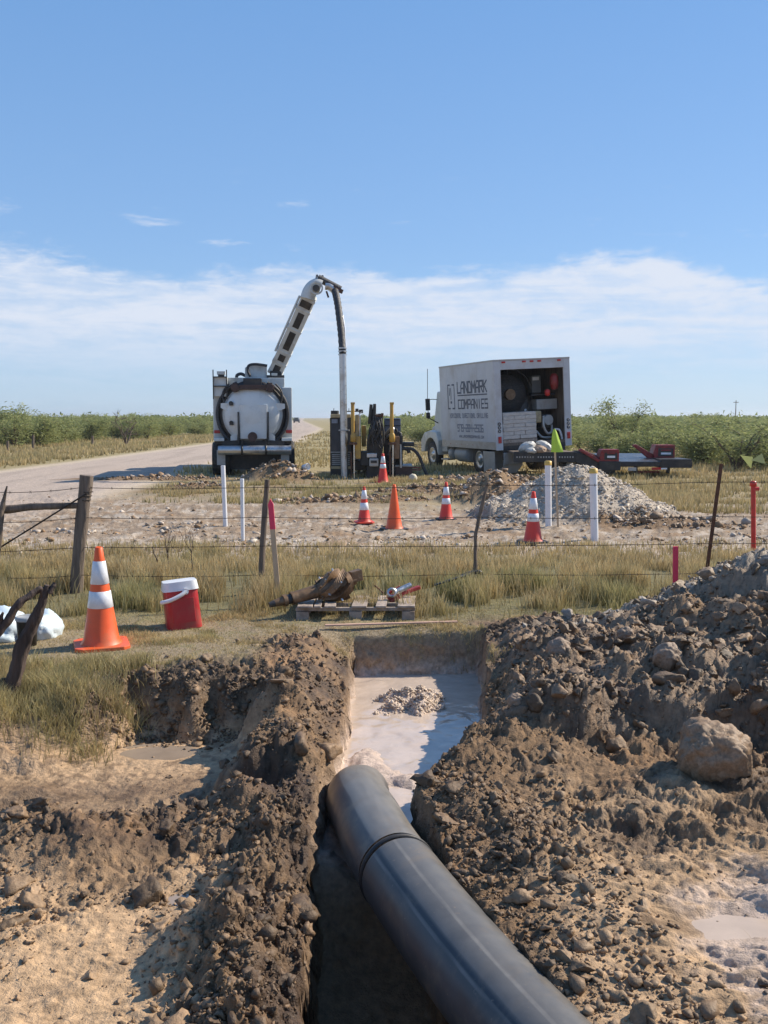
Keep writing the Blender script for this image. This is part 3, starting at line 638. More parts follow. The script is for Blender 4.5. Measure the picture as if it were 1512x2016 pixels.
# reel housing and turret on the roof
a = MB(); x0, z0 = L(483, 747); x1, z1 = L(527, 720)
a.prism([(x0, z0), (x1, z0), (x1, z1), (x0 + .12, z1), (x0, z1 - .10)], 1.2, 2.1); a.build('reel_housing', m_white, vac, .02)
pts = [L(528, 722), L(505, 719), L(491, 722), L(489, 733), L(494, 744)]; MB().tube(spline([(q[0], 1.1, q[1]) for q in pts], 5), .04, 8).build('roof_hose', m_hose, vac)
pts = [L(466, 748), L(467, 741), L(475, 738), L(484, 742)]; MB().tube(spline([(q[0], 1.3, q[1]) for q in pts], 5), .05, 8).build('roof_hose', m_hose, vac)
a = MB(); LB(a, 527, 562, 741, 748, 1.0, 2.0); LB(a, 533, 556, 732, 742, 1.1, 1.7); a.build('boom_turret', m_black, vac, .01)
a = MB(); LB(a, 536, 548, 737, 743, 1.0, 1.09); a.build('turret_motor', m_white, vac, .01)
# boom: box beam with cut-outs
bx0, bz0 = L(543, 737); bx1, bz1 = L(612, 590)
B0 = Vector((bx0, 1.35, bz0)); B1 = Vector((bx1, .15, bz1)); bd = (B1 - B0); bl = bd.length; bd.normalize()
side = Vector((0, 1, 0)).cross(bd); side.normalize(); nrm = bd.cross(side); 
mb = Matrix((side, bd, nrm)).transposed().to_4x4(); mb.translation = B0
front = -1 if (nrm.y > 0) else 1
boom = MB().box(-.22, .22, 0, bl, -.17, .17, mb).build('boom', m_white, vac, .02)
fz = .171 * front
for i, (t0, t1) in enumerate(((.045, .13), (.19, .27), (.34, .56), (.62, .80), (.87, .95))):
    z0, z1 = sorted((fz, fz + .008 * front)); wd = .10 if i < 4 else .17
    MB().box(-wd, wd, t0 * bl, t1 * bl, z0, z1, mb).build('cut_out', m_black, boom)
for t in (.025, .16, .30, .59, .835, .97):
    MB().box(-.235, .235, t * bl - .035, t * bl + .035, -.19, .19, mb).build('boom_band', m_white, boom, .008)
MB().tube([mb @ Vector((.27 if mb.to_3x3() @ Vector((1, 0, 0)) @ Vector((1, 0, 0)) < 0 else -.27, .25 * bl, 0)), mb @ Vector((.27 if mb.to_3x3() @ Vector((1, 0, 0)) @ Vector((1, 0, 0)) < 0 else -.27, .95 * bl, 0))], .035, 8).build('boom_pipe', m_white, boom)
# elbow, black bend and fitting
ex, ez = L(623, 574); yb = .10
pts = [L(607, 597), L(611, 585), L(617, 576), L(626, 571), L(634, 573)]
arc = spline([(q[0], yb, q[1]) for q in pts], 4)
a = MB(); a.tube(arc, .22, 14); a.build('boom_elbow', m_white, boom)
a = MB(); a.lathe([(.15, -.25), (.20, -.25), (.20, -.22), (.15, -.22)], (ex + .02, yb, ez - .05), (0, 1, 0), 20, False); a.build('elbow_flange', m_white, boom)
a = MB(); a.lathe([(.001, -.235), (.10, -.235)], (ex + .01, yb, ez - .05), (0, 1, 0), 16, False); a.build('elbow_pivot', m_black, boom)
a = MB()
for (p, q) in (((623, 566), (626, 550)), ((630, 567), (637, 551)), ((626, 550), (631, 559)), ((637, 551), (640, 562))):
    u_, v_ = L(*p), L(*q); a.bar((u_[0], yb, u_[1]), (v_[0], yb, v_[1]), .05, .05)
a.build('lifting_horn', m_grey, boom)
pts = [L(628, 556), L(636, 560), L(648, 566), L(660, 572), L(672, 578)]; MB().tube(spline([(q[0], yb, q[1]) for q in pts], 4), [.11] * 17, 12).build('top_hose', m_hose, boom)
a = MB(); pts = [L(642, 571), L(650, 572), L(659, 578), L(668, 582)]; a.tube(spline([(q[0], yb - .02, q[1]) for q in pts], 3), .12, 12); a.build('hose_fitting', m_galv, boom)
a = MB(); u_, v_ = L(657, 575), L(676, 583); a.bar((u_[0], yb - .1, u_[1]), (v_[0], yb - .1, v_[1]), .06, .12); u_, v_ = L(644, 582), L(648, 594); a.bar((u_[0], yb - .1, u_[1]), (v_[0], yb - .1, v_[1]), .06, .05); a.build('hose_bracket', m_rust, boom)
yt = -1.1
pts = [L(660, 577), L(662, 590), L(664.5, 610), L(667, 640), L(669, 670), L(670, 706)]
path = spline([(q[0], yb + (yt - yb) * (i / 5), q[1]) for i, q in enumerate(pts)], 8)
rad = [.105 + .008 * math.sin(i * 2.2) for i in range(len(path))]
hose = MB().tube(path, rad, 14).build('suction_hose', m_hose, vac)
MB().tube([path[22] + Vector((.10, -.03, 0)), path[28] + Vector((.115, -.05, 0)), path[33] + Vector((.10, -.04, 0)), path[38] + Vector((.10, -.04, 0))], .014, 6).build('safety_rope', m_refl, vac)
for py in (696, 702, 708):
    x0, z0 = L(670, py); MB().lathe([(.105, -.02), (.125, -.02), (.125, .02), (.105, .02)], (x0, yt + .04, z0), (0, 0, 1), 18, False).build('hose_clamp', m_galv, vac)
x0, z0 = L(670, 708); x1, z1 = L(673.8, 946)
MB().tube([(x0, yt, z0), (x1 - .02, yt, -.12)], .103, 24).build('dig_tube', m_galv, vac)
x2, z2 = L(672, 850); MB().lathe([(.103, -.02), (.16, -.02), (.16, .02), (.103, .02)], (x2, yt, z2), (0, 0, 1), 20, False).build('tube_flange', m_grey, vac)

# ------------------------------------------------------------------ directional drill
DY = 28.0; drill = root('directional_drill', 'black and yellow drilling rig with two upright yellow cylinders between the two trucks', 'drilling rig', (P(720, 940, DY).x, DY, Hh(-.5, DY) - .02))
S2 = FPX / (DY * CA + .3)
def D(px, py): return ((px - 720) / S2, (939 - py) / S2)
def DB(px0, px1, py0, py1, y0, y1, name, mat, bev=.01, parent=None, mb_=None):
    a = mb_ or MB(); x0, z1 = D(px0, py0); x1, z0 = D(px1, py1); a.box(x0, x1, y0, y1, z0, z1)
    return a.build(name, mat, parent or drill, bev) if name else a
cab_ = DB(649, 692, 820, 936, .4, 2.6, 'engine_cabinet', m_black)
DB(650, 690, 813, 820, .38, 2.6, 'cabinet_hood', m_tan, .02, cab_)
DB(652.5, 664, 823, 831, .36, .395, 'decal_panel', m_print2, 0, cab_)
DB(652, 666, 833, 886, .37, .395, 'cooler_panel', m_navy, 0, cab_); DB(677, 688, 822, 886, .37, .395, 'cooler_panel', m_navy, 0, cab_); DB(666.5, 676.5, 823, 886, .37, .395, 'cooler_panel', m_navy, 0, cab_)
DB(651, 690, 916, 921, .36, .395, 'lower_trim', m_tan, 0, cab_); DB(650, 690, 887, 889, .36, .395, 'mid_trim', m_grey, 0, cab_)
for i in range(6): DB(653, 688, 892 + i * 3.8, 894 + i * 3.8, .375, .395, 'grille_slat', m_grey, 0, cab_)
a = MB(); DB(650, 664, 806, 813, .6, 1.4, None, None, mb_=a); DB(676, 712, 806.5, 808.5, .6, .7, None, None, mb_=a)
for px in (656, 680, 686): DB(px - .6, px + .6, 801, 808, .6, .66, None, None, mb_=a)
DB(706, 714, 804, 811, .5, .8, None, None, mb_=a); DB(699, 705, 802, 807, .55, .8, None, None, mb_=a); a.build('roof_equipment', m_black, cab_, .01)
a = MB(); u_, v_ = D(705, 815), D(712, 808); a.bar((u_[0], .5, u_[1]), (v_[0], .5, v_[1]), .03, .03); a.build('lamp_bracket', m_galv, cab_)
DB(699, 706, 814, 885, .5, .62, 'panel_post', m_tan); DB(706.6, 709.5, 815, 897, .45, .5, 'grab_pole', m_galv)
DB(693, 706, 826, 900, .7, 2.2, 'side_panel', m_rust)
DB(711, 719, 836, 878, .8, 1.6, 'yellow_panel', m_yellow, .02)
for k, (px, base) in enumerate(((695.5, 0), (771, 0))):
    x0, z0 = D(px, 791); _, z1 = D(px, 866); _, z2 = D(px, 938)
    cy = MB().cyl((x0, -.15, z1), (x0 - .005, -.15, z0), .052, n=18).build('stake_down_cylinder', m_yellow, drill)
    MB().box(x0 - .062, x0 + .062, -.21, -.09, z0 - .05, z0 + .01).build('cylinder_head', m_yellow, cy, .01)
    MB().lathe([(.05, 0), (.085, .02), (.085, .20), (.055, .26)], (x0 + .01, -.15, z1 - .02), (0, 0, 1), 16).build('cylinder_collar', m_yellow, cy)
    MB().box(x0 - .10, x0 + .12, -.22, -.06, z1 - .09, z1 - .03).build('collar_plate', m_rust, cy, .01)
    MB().cyl((x0 + .035, -.15, z2 - .05), (x0 + .035, -.15, z1), .025, n=12).build('chrome_rod', m_chrome, cy)
    MB().cyl((x0 - .05, -.12, z2 - .02), (x0 - .05, -.12, z1 - .3), .022, n=10).build('guide_rod', m_rust, cy)
    MB().box(x0 + .06, x0 + .22, -.1, .5, z1 - .5, z1 + .15).build('cylinder_arm', m_yellow if k == 0 else m_brown, cy, .02)
# mast with hoses
a = MB(); u0, v0 = D(727, 825), D(755, 825); 
a.prism([D(720, 938), D(752, 938), D(753, 870), D(754, 812), D(744, 812), D(731, 830), D(724, 880)], .15, 1.5); mast = a.build('drill_mast', m_black, drill, .02)
for q in ((729.5, 794, 733), (736.5, 793, 734)):
    u_, v_ = D(q[0] - 1, 832), D(q[0] + 1, q[1]); a = MB(); a.tube([(u_[0], .3, u_[1]), (v_[0], .25, v_[1])], [.07, .045], 10); a.build('pipe_arm', m_black, mast)
rr_ = random.Random(5)
for i in range(16):
    p0 = D(727 + rr_.uniform(0, 26), 812 + rr_.uniform(0, 30)); p1 = D(724 + rr_.uniform(0, 28), 860 + rr_.uniform(0, 50)); mx_ = ((p0[0] + p1[0]) / 2 + rr_.uniform(-.22, .22), (p0[1] + p1[1]) / 2)
    MB().tube(spline([(p0[0], .08, p0[1]), (mx_[0], -.02 - rr_.uniform(0, .1), mx_[1]), (p1[0], .05, p1[1])], 5), rr_.uniform(.016, .03), 7).build('hydraulic_hose', rr_.choice([m_hose, m_hose, m_rubber]), mast)
for (px, py, ww, hh, mt) in ((741, 822, 6, 8, m_aluminium), (747, 833, 5, 7, m_tan), (737, 841, 5, 5, m_aluminium), (743, 848, 7, 6, m_tan), (749, 846, 6, 8, m_tan), (740, 814, 10, 4, m_rust), (750, 811, 5, 7, m_rust), (746, 829, 4, 5, m_aluminium)):
    DB(px, px + ww, py, py + hh, .02, .14, 'valve_block', mt, .01, mast)
DB(727, 745, 899, 915, -.1, .5, 'vise', m_aluminium, .03); DB(730, 742, 903, 908, -.12, -.101, 'vise_slot', m_black, .0); DB(722, 742, 889, 898, .0, .4, 'vise_top', m_galv, .02)
DB(709, 727, 886, 915, .1, .9, 'rod_box', m_black, .03)
DB(756, 790, 821, 849, 1.2, 2.6, 'operator_housing', m_blue, .03)
DB(760, 788, 823, 825, 1.18, 1.199, 'housing_vent', m_black, 0); DB(757, 790, 835, 837, 1.18, 1.199, 'housing_vent', m_black, 0)
DB(755, 792, 850, 912, .9, 2.4, 'hose_carrier', m_black, .03)
DB(786, 793, 855, 925, .3, .6, 'anchor_leg', m_black, .02); MB().tube([(D(788, 0)[0], .1, D(0, 872)[1]), (D(789, 0)[0], .1, D(0, 918)[1])], .03, 8).build('anchor_pin', m_galv, drill)
for i in range(7):
    p0 = D(752 + rr_.uniform(0, 10), 858 + rr_.uniform(-8, 8)); p1 = D(757 + rr_.uniform(0, 24), 905 + rr_.uniform(-15, 15)); m_ = (p0[0] + rr_.uniform(.1, .5), p0[1] + rr_.uniform(-.05, .2))
    MB().tube(spline([(p0[0], .6, p0[1]), (m_[0], .4, m_[1]), (p1[0], .55, p1[1])], 6), rr_.uniform(.025, .05), 8).build('hydraulic_hose', rr_.choice([m_hose, m_hose, m_rubber, m_galv]), drill)
DB(792, 816, 869, 877, .6, 1.2, 'side_step', m_black, .02)
a = MB(); u_ = D(816, 876); v_ = D(832, 877)
for dz in (-.03, .03): a.bar((u_[0], .8, u_[1] + dz), (v_[0], .8, v_[1] + dz), .02, .02)
a.build('step_bracket', m_rust, drill)
pts = [D(790, 882), D(804, 881), D(815, 884), D(826, 897), D(834, 918), D(843, 936)]; MB().tube(spline([(q[0], .5, q[1]) for q in pts], 5), .05, 10).build('supply_hose', m_hose, drill)
pts = [D(792, 879), D(803, 884), D(806, 890)]; MB().tube(spline([(q[0], .52, q[1]) for q in pts], 5), [.05] * 6 + [.06] * 5, 10).build('hose_branch', m_hose, drill)
DB(778, 812, 915, 938, .2, 1.2, 'anchor_box', m_hinge, .02); DB(778, 812, 913.5, 916, .15, 1.25, 'anchor_lid', m_grey, .01)
a = MB(); 
for dz in (0, .07): a.bar((D(812, 0)[0], .5, D(0, 923)[1] + dz), (D(829, 0)[0], .5, D(0, 924)[1] + dz), .03, .03)
a.build('anchor_rail', m_redp, drill)
for s in (652, 765):   # tracks
    x0, z0 = D(s, 938); a = MB(); a.box(x0, x0 + .42, .5, 3.2, .02, .5); a.build('crawler_track', m_rubber, drill, .12)
DB(655, 790, 905, 925, .6, 3.0, 'chassis', m_black, .02)

# ------------------------------------------------------------------ box truck
YAW, ROLL = R(19.2), R(-3.2)
btl = Vector((3.27 + .17 + 1.3 * math.cos(YAW), 29.3 + 1.3 * math.sin(YAW), 0))
bt = root('box_truck', 'dirty white box truck with dark company lettering and an open rear doorway', 'truck', (btl.x, btl.y, Hh(btl.x, btl.y) + .0), (0, 0, YAW)); bt.rotation_mode = 'XYZ'
bt.matrix_world = Matrix.Translation((btl.x, btl.y, .02)) @ Matrix.Rotation(YAW, 4, 'Z') @ Matrix.Rotation(ROLL, 4, 'Y')
m_box = M('dirty_white_box', (.53, .53, .54), .5, var=.07, scale=1.6, bump=.03, dirt=(.36, .31, .27), damt=.6)
W2, LB_, Z0, Z1 = 1.29, 4.24, .92, 3.50
box_ = MB().box(-W2, -W2 + .04, .02, LB_, Z0, Z1).box(W2 - .04, W2, .02, LB_, Z0, Z1).box(-W2 + .04, W2 - .04, LB_ - .04, LB_, Z0, Z1).build('box_body', m_box, bt, .01)
MB().box(-W2 + .04, W2 - .04, .0, LB_ - .04, Z1 - .05, Z1 - .005).build('box_roof', m_box, bt)
MB().box(-W2 + .04, W2 - .04, .0, LB_ - .04, Z0, Z0 + .08).build('box_floor', m_oldwood, bt)
MB().box(-W2 + .041, W2 - .041, LB_ - .06, LB_ - .041, Z0 + .08, Z1 - .05).build('inner_panel', m_black, bt)  # black liner: the shade inside the box is put into its colour
for s in (-1, 1): MB().box(*sorted((s * (W2 - .042), s * (W2 - .05))), .23, LB_ - .1, Z0 + .08, Z1 - .06).build('inner_panel', m_oldwood, bt)  # dark wall liners, toned down to paint in the interior shade
MB().box(-W2 + .06, W2 - .06, .05, LB_ - .1, Z1 - .08, Z1 - .055).build('inner_panel', m_black, bt)  # black ceiling liner, interior shade painted in as well
for s in (-1, 1): MB().box(*sorted((s * (W2 + .006), s * (W2 - .22))), -.03, .02, Z0 - .12, Z1 - .02).build('rear_post', m_box, bt, .008)
MB().box(-W2 - .01, W2 + .01, -.04, LB_ + .01, Z1 - .02, Z1 + .03).build('roof_rail', m_aluminium, bt, .008)
MB().box(-W2 + .22, W2 - .22, -.028, .02, Z1 - .28, Z1 - .02).build('rear_header', m_box, bt, .005)
for x0 in (-.97, -.28, -.02, .24, .92): MB().box(x0 - .06, x0 + .06, -.06, -.029, Z1 - .085, Z1 - .035).build('marker_light', m_red, bt, .005)
for s in (-1, 1):
    MB().box(-.05 + s * (W2 - .11), .05 + s * (W2 - .11), -.06, -.031, 1.02, 1.22).build('tail_light', m_red, bt, .008)
    a = MB(); [a.lathe([(.03, -.05), (.05, -.05), (.05, -.031)], (s * (W2 - .11), 0, 1.38 + k * .11), (0, 1, 0), 10) for k in range(3)]; a.build('door_latch', m_black, bt)
MB().box(-W2 - .012, -W2 + .001, 0, LB_, Z0 - .10, Z0 + .14).build('lower_side_rail', m_aluminium, bt, .006)
MB().box(W2 - .001, W2 + .012, 0, LB_, Z0 - .10, Z0 + .14).build('lower_side_rail', m_aluminium, bt, .006)
MB().box(-W2 + .22, W2 - .22, .0, .05, Z0 - .42, Z0 - .0).build('rear_sill', m_black, bt)
MB().box(-.5, .5, .1, 6.6, .55, .85).build('chassis', m_black, bt)
MB().box(-W2 + .22, -.5, -.05, .0, .36, .72).build('bumper_plate', m_grey, bt, .01); 
for s, ax_, px_ in ((-1, 0, 0), (1, 0, 0)):
    for (wy, wz, ww, nm) in ((1.55, .46, .5, 2), (5.45, .47, .26, 1)):
        wh = root('wheel', None, None); wh.parent = bt; wh.location = (s * (W2 - .12 - ww / 2 + (.03 if nm == 1 else 0)), wy, wz)
        MB().lathe([(.27, -ww / 2 + .03), (.44, -ww / 2), (.475, -ww / 2 + .05), (.475, ww / 2 - .05), (.44, ww / 2), (.27, ww / 2 - .03)], (0, 0, 0), (1, 0, 0), 28).build('tyre', m_rubber, wh)
        MB().lathe([(.001, -ww / 2 + .02), (.10, -ww / 2 - .0), (.12, -ww / 2 + .06), (.24, -ww / 2 + .05), (.28, -ww / 2 + .01), (.28, ww / 2 - .01), (.24, ww / 2 - .05), (.001, ww / 2 - .02)], (0, 0, 0), (1, 0, 0), 22).build('rim', m_galv, wh)
MB().box(-W2 + .05, -W2 + .62, .55, .58, .10, .76).build('mud_flap', m_aluminium, bt, .005)
MB().box(W2 - .62, W2 - .05, .55, .58, .10, .76).build('mud_flap', m_aluminium, bt, .005)
a = MB().box(-W2 - .005, -W2 + .02, .15, .95, .10, .76); a.build('side_skirt', m_aluminium, bt, .006)
MB().prism([(-1.05, .08), (-.62, .08), (-.40, .30), (-.36, .72), (-1.05, .72)], .05, .09).build('rear_flap', m_aluminium, bt, .004)
MB().lathe([(.001, 0), (.24, .01), (.27, .05), (.27, .95), (.24, .99), (.001, 1.0)], (-W2 + .32, 2.4, .58), (0, 1, 0), 22).build('fuel_tank', m_grey, bt)
MB().lathe([(.001, 0), (.20, .01), (.21, .35), (.001, .36)], (-W2 + .28, 3.6, .58), (0, 1, 0), 18).build('air_tank', m_grey, bt)
MB().box(-W2 + .12, -W2 + .4, 4.1, 4.7, .33, .38).build('cab_step', m_galv, bt, .01)
MB().prism([(4.32, .6), (4.32, 2.7), (5.0, 2.7), (5.35, 1.75), (5.35, .6)], -1.1, 1.1, 'x').build('cab', m_white, bt, .05)
MB().prism([(5.3, .95), (5.3, 1.68), (6.3, 1.45), (6.45, 1.2), (6.4, .75), (6.0, .75)], -.82, .82, 'x').build('hood', m_white, bt, .08)
for s in (-1, 1):
    pr = [(4.78, .48)] + [(5.45 + .62 * math.cos(t), .47 + .62 * math.sin(t)) for t in [R(170 - 20 * i) for i in range(9)]] + [(6.4, .55), (6.35, 1.0), (6.0, 1.26), (5.45, 1.34), (4.9, 1.30), (4.7, 1.0)]
    MB().prism(pr, s * .80, s * (W2 - .04), 'x').build('fender', m_white, bt, .03)
    x0 = s * (W2 + .16); mi = MB().box(x0 - .08, x0 + .08, 4.98, 5.06, 2.06, 2.47).build('wing_mirror', m_black, bt, .02)
    MB().box(x0 - .07, x0 + .07, 4.98, 5.08, 1.78, 1.99).build('spot_mirror', m_black, bt, .03)
    a = MB(); a.tube(spline([(s * 1.1, 5.0, 2.42), (s * 1.3, 5.02, 2.44), (x0, 5.02, 2.40)], 3), .014, 6); a.tube(spline([(s * 1.1, 5.0, 1.6), (s * 1.3, 5.02, 1.72), (x0, 5.02, 1.8)], 3), .018, 6); a.tube([(x0, 5.02, 1.76), (x0, 5.02, 2.45)], .014, 6); a.build('mirror_bracket', m_black, bt)
MB().tube([(-W2 - .16, 5.04, 2.3), (-W2 - .10, 5.04, 3.5)], .011, 6).build('antenna', m_black, bt)

for k in range(1, 7): MB().box(-W2 - .003, -W2 + .001, k * .6 - .012, k * .6 + .012, Z0 + .15, Z1 - .03).build('panel_seam', m_box, bt)
for k in range(9): MB().box(-W2 - .012, -W2 - .0125 + .004, .3 + k * .45, .36 + k * .45, Z0 + .0, Z0 + .03).build('rail_reflector', m_red if k % 2 else m_refl, bt)
# squared stroke lettering
GL = {'L': [((0, 1), (0, 0)), ((0, 0), (1, 0))], 'A': [((0, 0), (0, .62)), ((0, .62), (.38, 1)), ((.38, 1), (1, 1)), ((1, 1), (1, 0)), ((0, .42), (1, .42))],
      'N': [((0, 0), (0, 1)), ((0, 1), (1, 0)), ((1, 0), (1, 1))], 'D': [((0, 0), (0, 1)), ((0, 1), (.7, 1)), ((.7, 1), (1, .7)), ((1, .7), (1, 0)), ((1, 0), (0, 0))],
      'M': [((0, 0), (0, 1)), ((0, 1), (.5, .4)), ((.5, .4), (1, 1)), ((1, 1), (1, 0))], 'R': [((0, 0), (0, 1)), ((0, 1), (1, 1)), ((1, 1), (1, .5)), ((1, .5), (0, .5)), ((.4, .5), (1, 0))],
      'K': [((0, 0), (0, 1)), ((0, .5), (1, 1)), ((.2, .58), (1, 0))], 'C': [((1, 1), (0, 1)), ((0, 1), (0, 0)), ((0, 0), (1, 0))], 'O': [((0, 0), (0, 1)), ((0, 1), (1, 1)), ((1, 1), (1, 0)), ((1, 0), (0, 0))],
      'P': [((0, 0), (0, 1)), ((0, 1), (1, 1)), ((1, 1), (1, .48)), ((1, .48), (0, .48))], 'I': [((.5, 0), (.5, 1))], 'E': [((1, 1), (0, 1)), ((0, 1), (0, 0)), ((0, 0), (1, 0)), ((0, .5), (.8, .5))],
      'S': [((1, 1), (0, 1)), ((0, 1), (0, .5)), ((0, .5), (1, .5)), ((1, .5), (1, 0)), ((1, 0), (0, 0))], 'T': [((0, 1), (1, 1)), ((.5, 1), (.5, 0))], 'Z': [((0, 1), (1, 1)), ((1, 1), (0, 0)), ((0, 0), (1, 0))],
      'G': [((1, 1), (0, 1)), ((0, 1), (0, 0)), ((0, 0), (1, 0)), ((1, 0), (1, .5)), ((1, .5), (.5, .5))], 'U': [((0, 1), (0, 0)), ((0, 0), (1, 0)), ((1, 0), (1, 1))], 'V': [((0, 1), (.5, 0)), ((.5, 0), (1, 1))], 'H': [((0, 0), (0, 1)), ((1, 0), (1, 1)), ((0, .5), (1, .5))],
      'Y': [((0, 1), (.5, .5)), ((1, 1), (.5, .5)), ((.5, .5), (.5, 0))], 'W': [((0, 1), (.25, 0)), ((.25, 0), (.5, .6)), ((.5, .6), (.75, 0)), ((.75, 0), (1, 1))], '.': [((.4, 0), (.6, 0))], '-': [((.1, .5), (.9, .5))], ' ': [],
      '0': [((0, 0), (0, 1)), ((0, 1), (1, 1)), ((1, 1), (1, 0)), ((1, 0), (0, 0))], '1': [((.5, 0), (.5, 1))], '2': [((0, 1), (1, 1)), ((1, 1), (1, .5)), ((1, .5), (0, .5)), ((0, .5), (0, 0)), ((0, 0), (1, 0))],
      '4': [((0, 1), (0, .5)), ((0, .5), (1, .5)), ((1, 1), (1, 0))], '5': [((1, 1), (0, 1)), ((0, 1), (0, .5)), ((0, .5), (1, .5)), ((1, .5), (1, 0)), ((1, 0), (0, 0))], '6': [((1, 1), (0, 1)), ((0, 1), (0, 0)), ((0, 0), (1, 0)), ((1, 0), (1, .5)), ((1, .5), (0, .5))],
      '7': [((0, 1), (1, 1)), ((1, 1), (1, 0))], '8': [((0, 0), (0, 1)), ((0, 1), (1, 1)), ((1, 1), (1, 0)), ((1, 0), (0, 0)), ((0, .5), (1, .5))], '3': [((0, 1), (1, 1)), ((1, 1), (1, 0)), ((1, 0), (0, 0)), ((0, .5), (1, .5))], '9': [((1, 0), (1, 1)), ((1, 1), (0, 1)), ((0, 1), (0, .5)), ((0, .5), (1, .5)), ((0, 0), (1, 0))]}
def lettering(text, y_start, y_end, z0, h, th, mat, name='lettering', gap=.35):
    th *= 1.3
    n = len(text); cw = abs(y_end - y_start) / (n + (n - 1) * gap); sgn = -1 if y_end < y_start else 1; a = MB(); off = 0
    for i, c in enumerate(text):
        for (p, q) in GL[c]:
            A = Vector((-W2 - .005, y_start + sgn * (i * cw * (1 + gap) + p[0] * cw), z0 + p[1] * h)); B = Vector((-W2 - .005, y_start + sgn * (i * cw * (1 + gap) + q[0] * cw), z0 + q[1] * h))
            off += 1; d = (B - A); nx = Vector((0, -d.z, d.y)).normalized() * th / 2; e = d.normalized() * th * .45; o_ = Vector((-.0002 * (off % 5), 0, 0))
            a.add([A - nx - e + o_, B - nx + e + o_, B + nx + e + o_, A + nx - e + o_], [(0, 1, 2, 3)])
    return a.build(name, mat, box_)
# side is read from the front of the truck (left) to the rear (right)
lettering('LANDMARK', 2.75, .52, 2.60, .34, .045, m_print)
a = MB(); a.add([(-W2 - .005, 2.75, 2.50), (-W2 - .005, .50, 2.50), (-W2 - .005, .50, 2.54), (-W2 - .005, 2.75, 2.54)], [(0, 1, 2, 3)]); a.build('underline', m_print, box_)
lettering('COMPANIES', 2.72, .48, 2.10, .27, .036, m_print)
a = MB()
for (y0, z0, y1, z1) in ((3.55, 2.88, 3.55, 2.10), (3.02, 2.88, 3.02, 2.10), (3.55, 2.88, 3.38, 2.88), (3.19, 2.88, 3.02, 2.88), (3.55, 2.10, 3.38, 2.10), (3.19, 2.10, 3.02, 2.10), (3.30, 2.76, 3.30, 2.42), (3.33, 2.32, 3.25, 2.32), (3.33, 2.29, 3.25, 2.29), (3.42, 2.76, 3.42, 2.55)):
    A = Vector((-W2 - .005, y0, z0)); B = Vector((-W2 - .005, y1, z1)); d = B - A; nx = Vector((0, -d.z, d.y)).normalized() * .024; e = d.normalized() * .02; o_ = Vector((-.0003 * (a.f.__len__() % 4), 0, 0)); a.add([A - nx - e + o_, B - nx + e + o_, B + nx + e + o_, A + nx - e + o_], [(0, 1, 2, 3)])
a.build('logo', m_print, box_)
lettering('HORIZONTAL', 3.45, 2.55, 1.80, .13, .022, m_print2); lettering('DIRECTIONAL', 2.42, 1.42, 1.80, .13, .022, m_print2); lettering('DRILLING', 1.29, .50, 1.80, .13, .022, m_print2)
lettering('979-284-2506', 2.85, .88, 1.36, .21, .035, m_print2)
lettering('WWW.LANDMARKCOMPANIES.COM', 2.75, .85, 1.16, .07, .016, m_print2)

# cargo inside (things of their own)
def at_bt(x, y, z): return bt.matrix_world @ Vector((x, y, z))
def bt_root(name, label, cat, x, y, z, group=None):
    o = root(name, label, cat, group=group); o.matrix_world = Matrix.Translation(at_bt(x, y, z)) @ Matrix.Rotation(YAW, 4, 'Z') @ Matrix.Rotation(ROLL, 4, 'Y'); return o
m_wrap = M('shrink_wrap', (.50, .46, .42), .35, var=.22, scale=7, bump=.6, stretch=(1, 1, 3), dirt=(.36, .29, .24), damt=.5)
pb = bt_root('wrapped_pallet', 'shrink wrapped stack of pale paper bags in the truck doorway', 'pallet load', -.46, .02, Z0 + .08)
MB().box(-.58, .58, .0, 1.0, .0, .10).build('pallet_base', m_palletw, pb, .01)
for k in range(7):
    for j, (x0, x1) in enumerate(((-.56, -.01), (.01, .56)) if k % 2 == 0 else ((-.56, -.2), (-.18, .18), (.2, .56))):
        dx = rr_.uniform(-.012, .012); zt = .115 + k * .118; hh_ = .112 if k < 6 else .10
        MB().box(x0 + dx - .008, x1 + dx + .008, .0 + rr_.uniform(0, .02), .95, zt, zt + hh_ + .004).build('bag', m_wrap, pb, .012)
reel = bt_root('hose_reel', 'dark hose reel with a tan hub inside the box truck', 'reel', -.42, .75, Z0 + 1.0)
MB().lathe([(.78, 0), (.80, 0), (.80, .04), (.78, .04)], (0, 0, .55), (0, 1, 0), 28, False).build('reel_rim', m_black, reel); MB().lathe([(.001, .05), (.62, .05), (.62, .5), (.001, .5)], (0, 0, .55), (0, 1, 0), 24).build('reel_drum', m_hose, reel)
MB().cyl((0, -.1, .55), (0, .05, .55), .17, n=18).build('reel_hub', m_brown, reel); MB().box(-.5, .5, .35, .5, -.9, -.1).build('reel_stand', m_black, reel, .02)
m_int = M('dark_tool_paint', (.07, .075, .075), .6, scale=6)
tank_ = bt_root('mixing_tank', 'black round tank in the dark middle of the box truck', 'tank', .15, 1.2, Z0 + .08)
MB().lathe([(.001, 0), (.42, 0), (.42, 1.1), (.36, 1.35), (.15, 1.5), (.001, 1.5)], n=24).build('tank_shell', m_black, tank_); MB().lathe([(.001, 0), (.05, 0), (.05, .02), (.001, .02)], (0, -.43, .95), (0, 1, 0), 10).build('tank_cap', m_coolw, tank_)
pmp = bt_root('pump_unit', 'grey pump with pipes and yellow tank at the right of the truck doorway', 'pump', .62, .35, Z0 + .08)
MB().box(-.42, -.14, .0, .4, .55, .92).build('yellow_tank', m_tan, pmp, .04)
MB().box(-.1, .35, .15, .7, .35, .8).build('pump_motor', m_black, pmp, .05); MB().cyl((.1, .0, .62), (.1, .3, .62), .16, n=16).build('pump_head', m_grey, pmp)
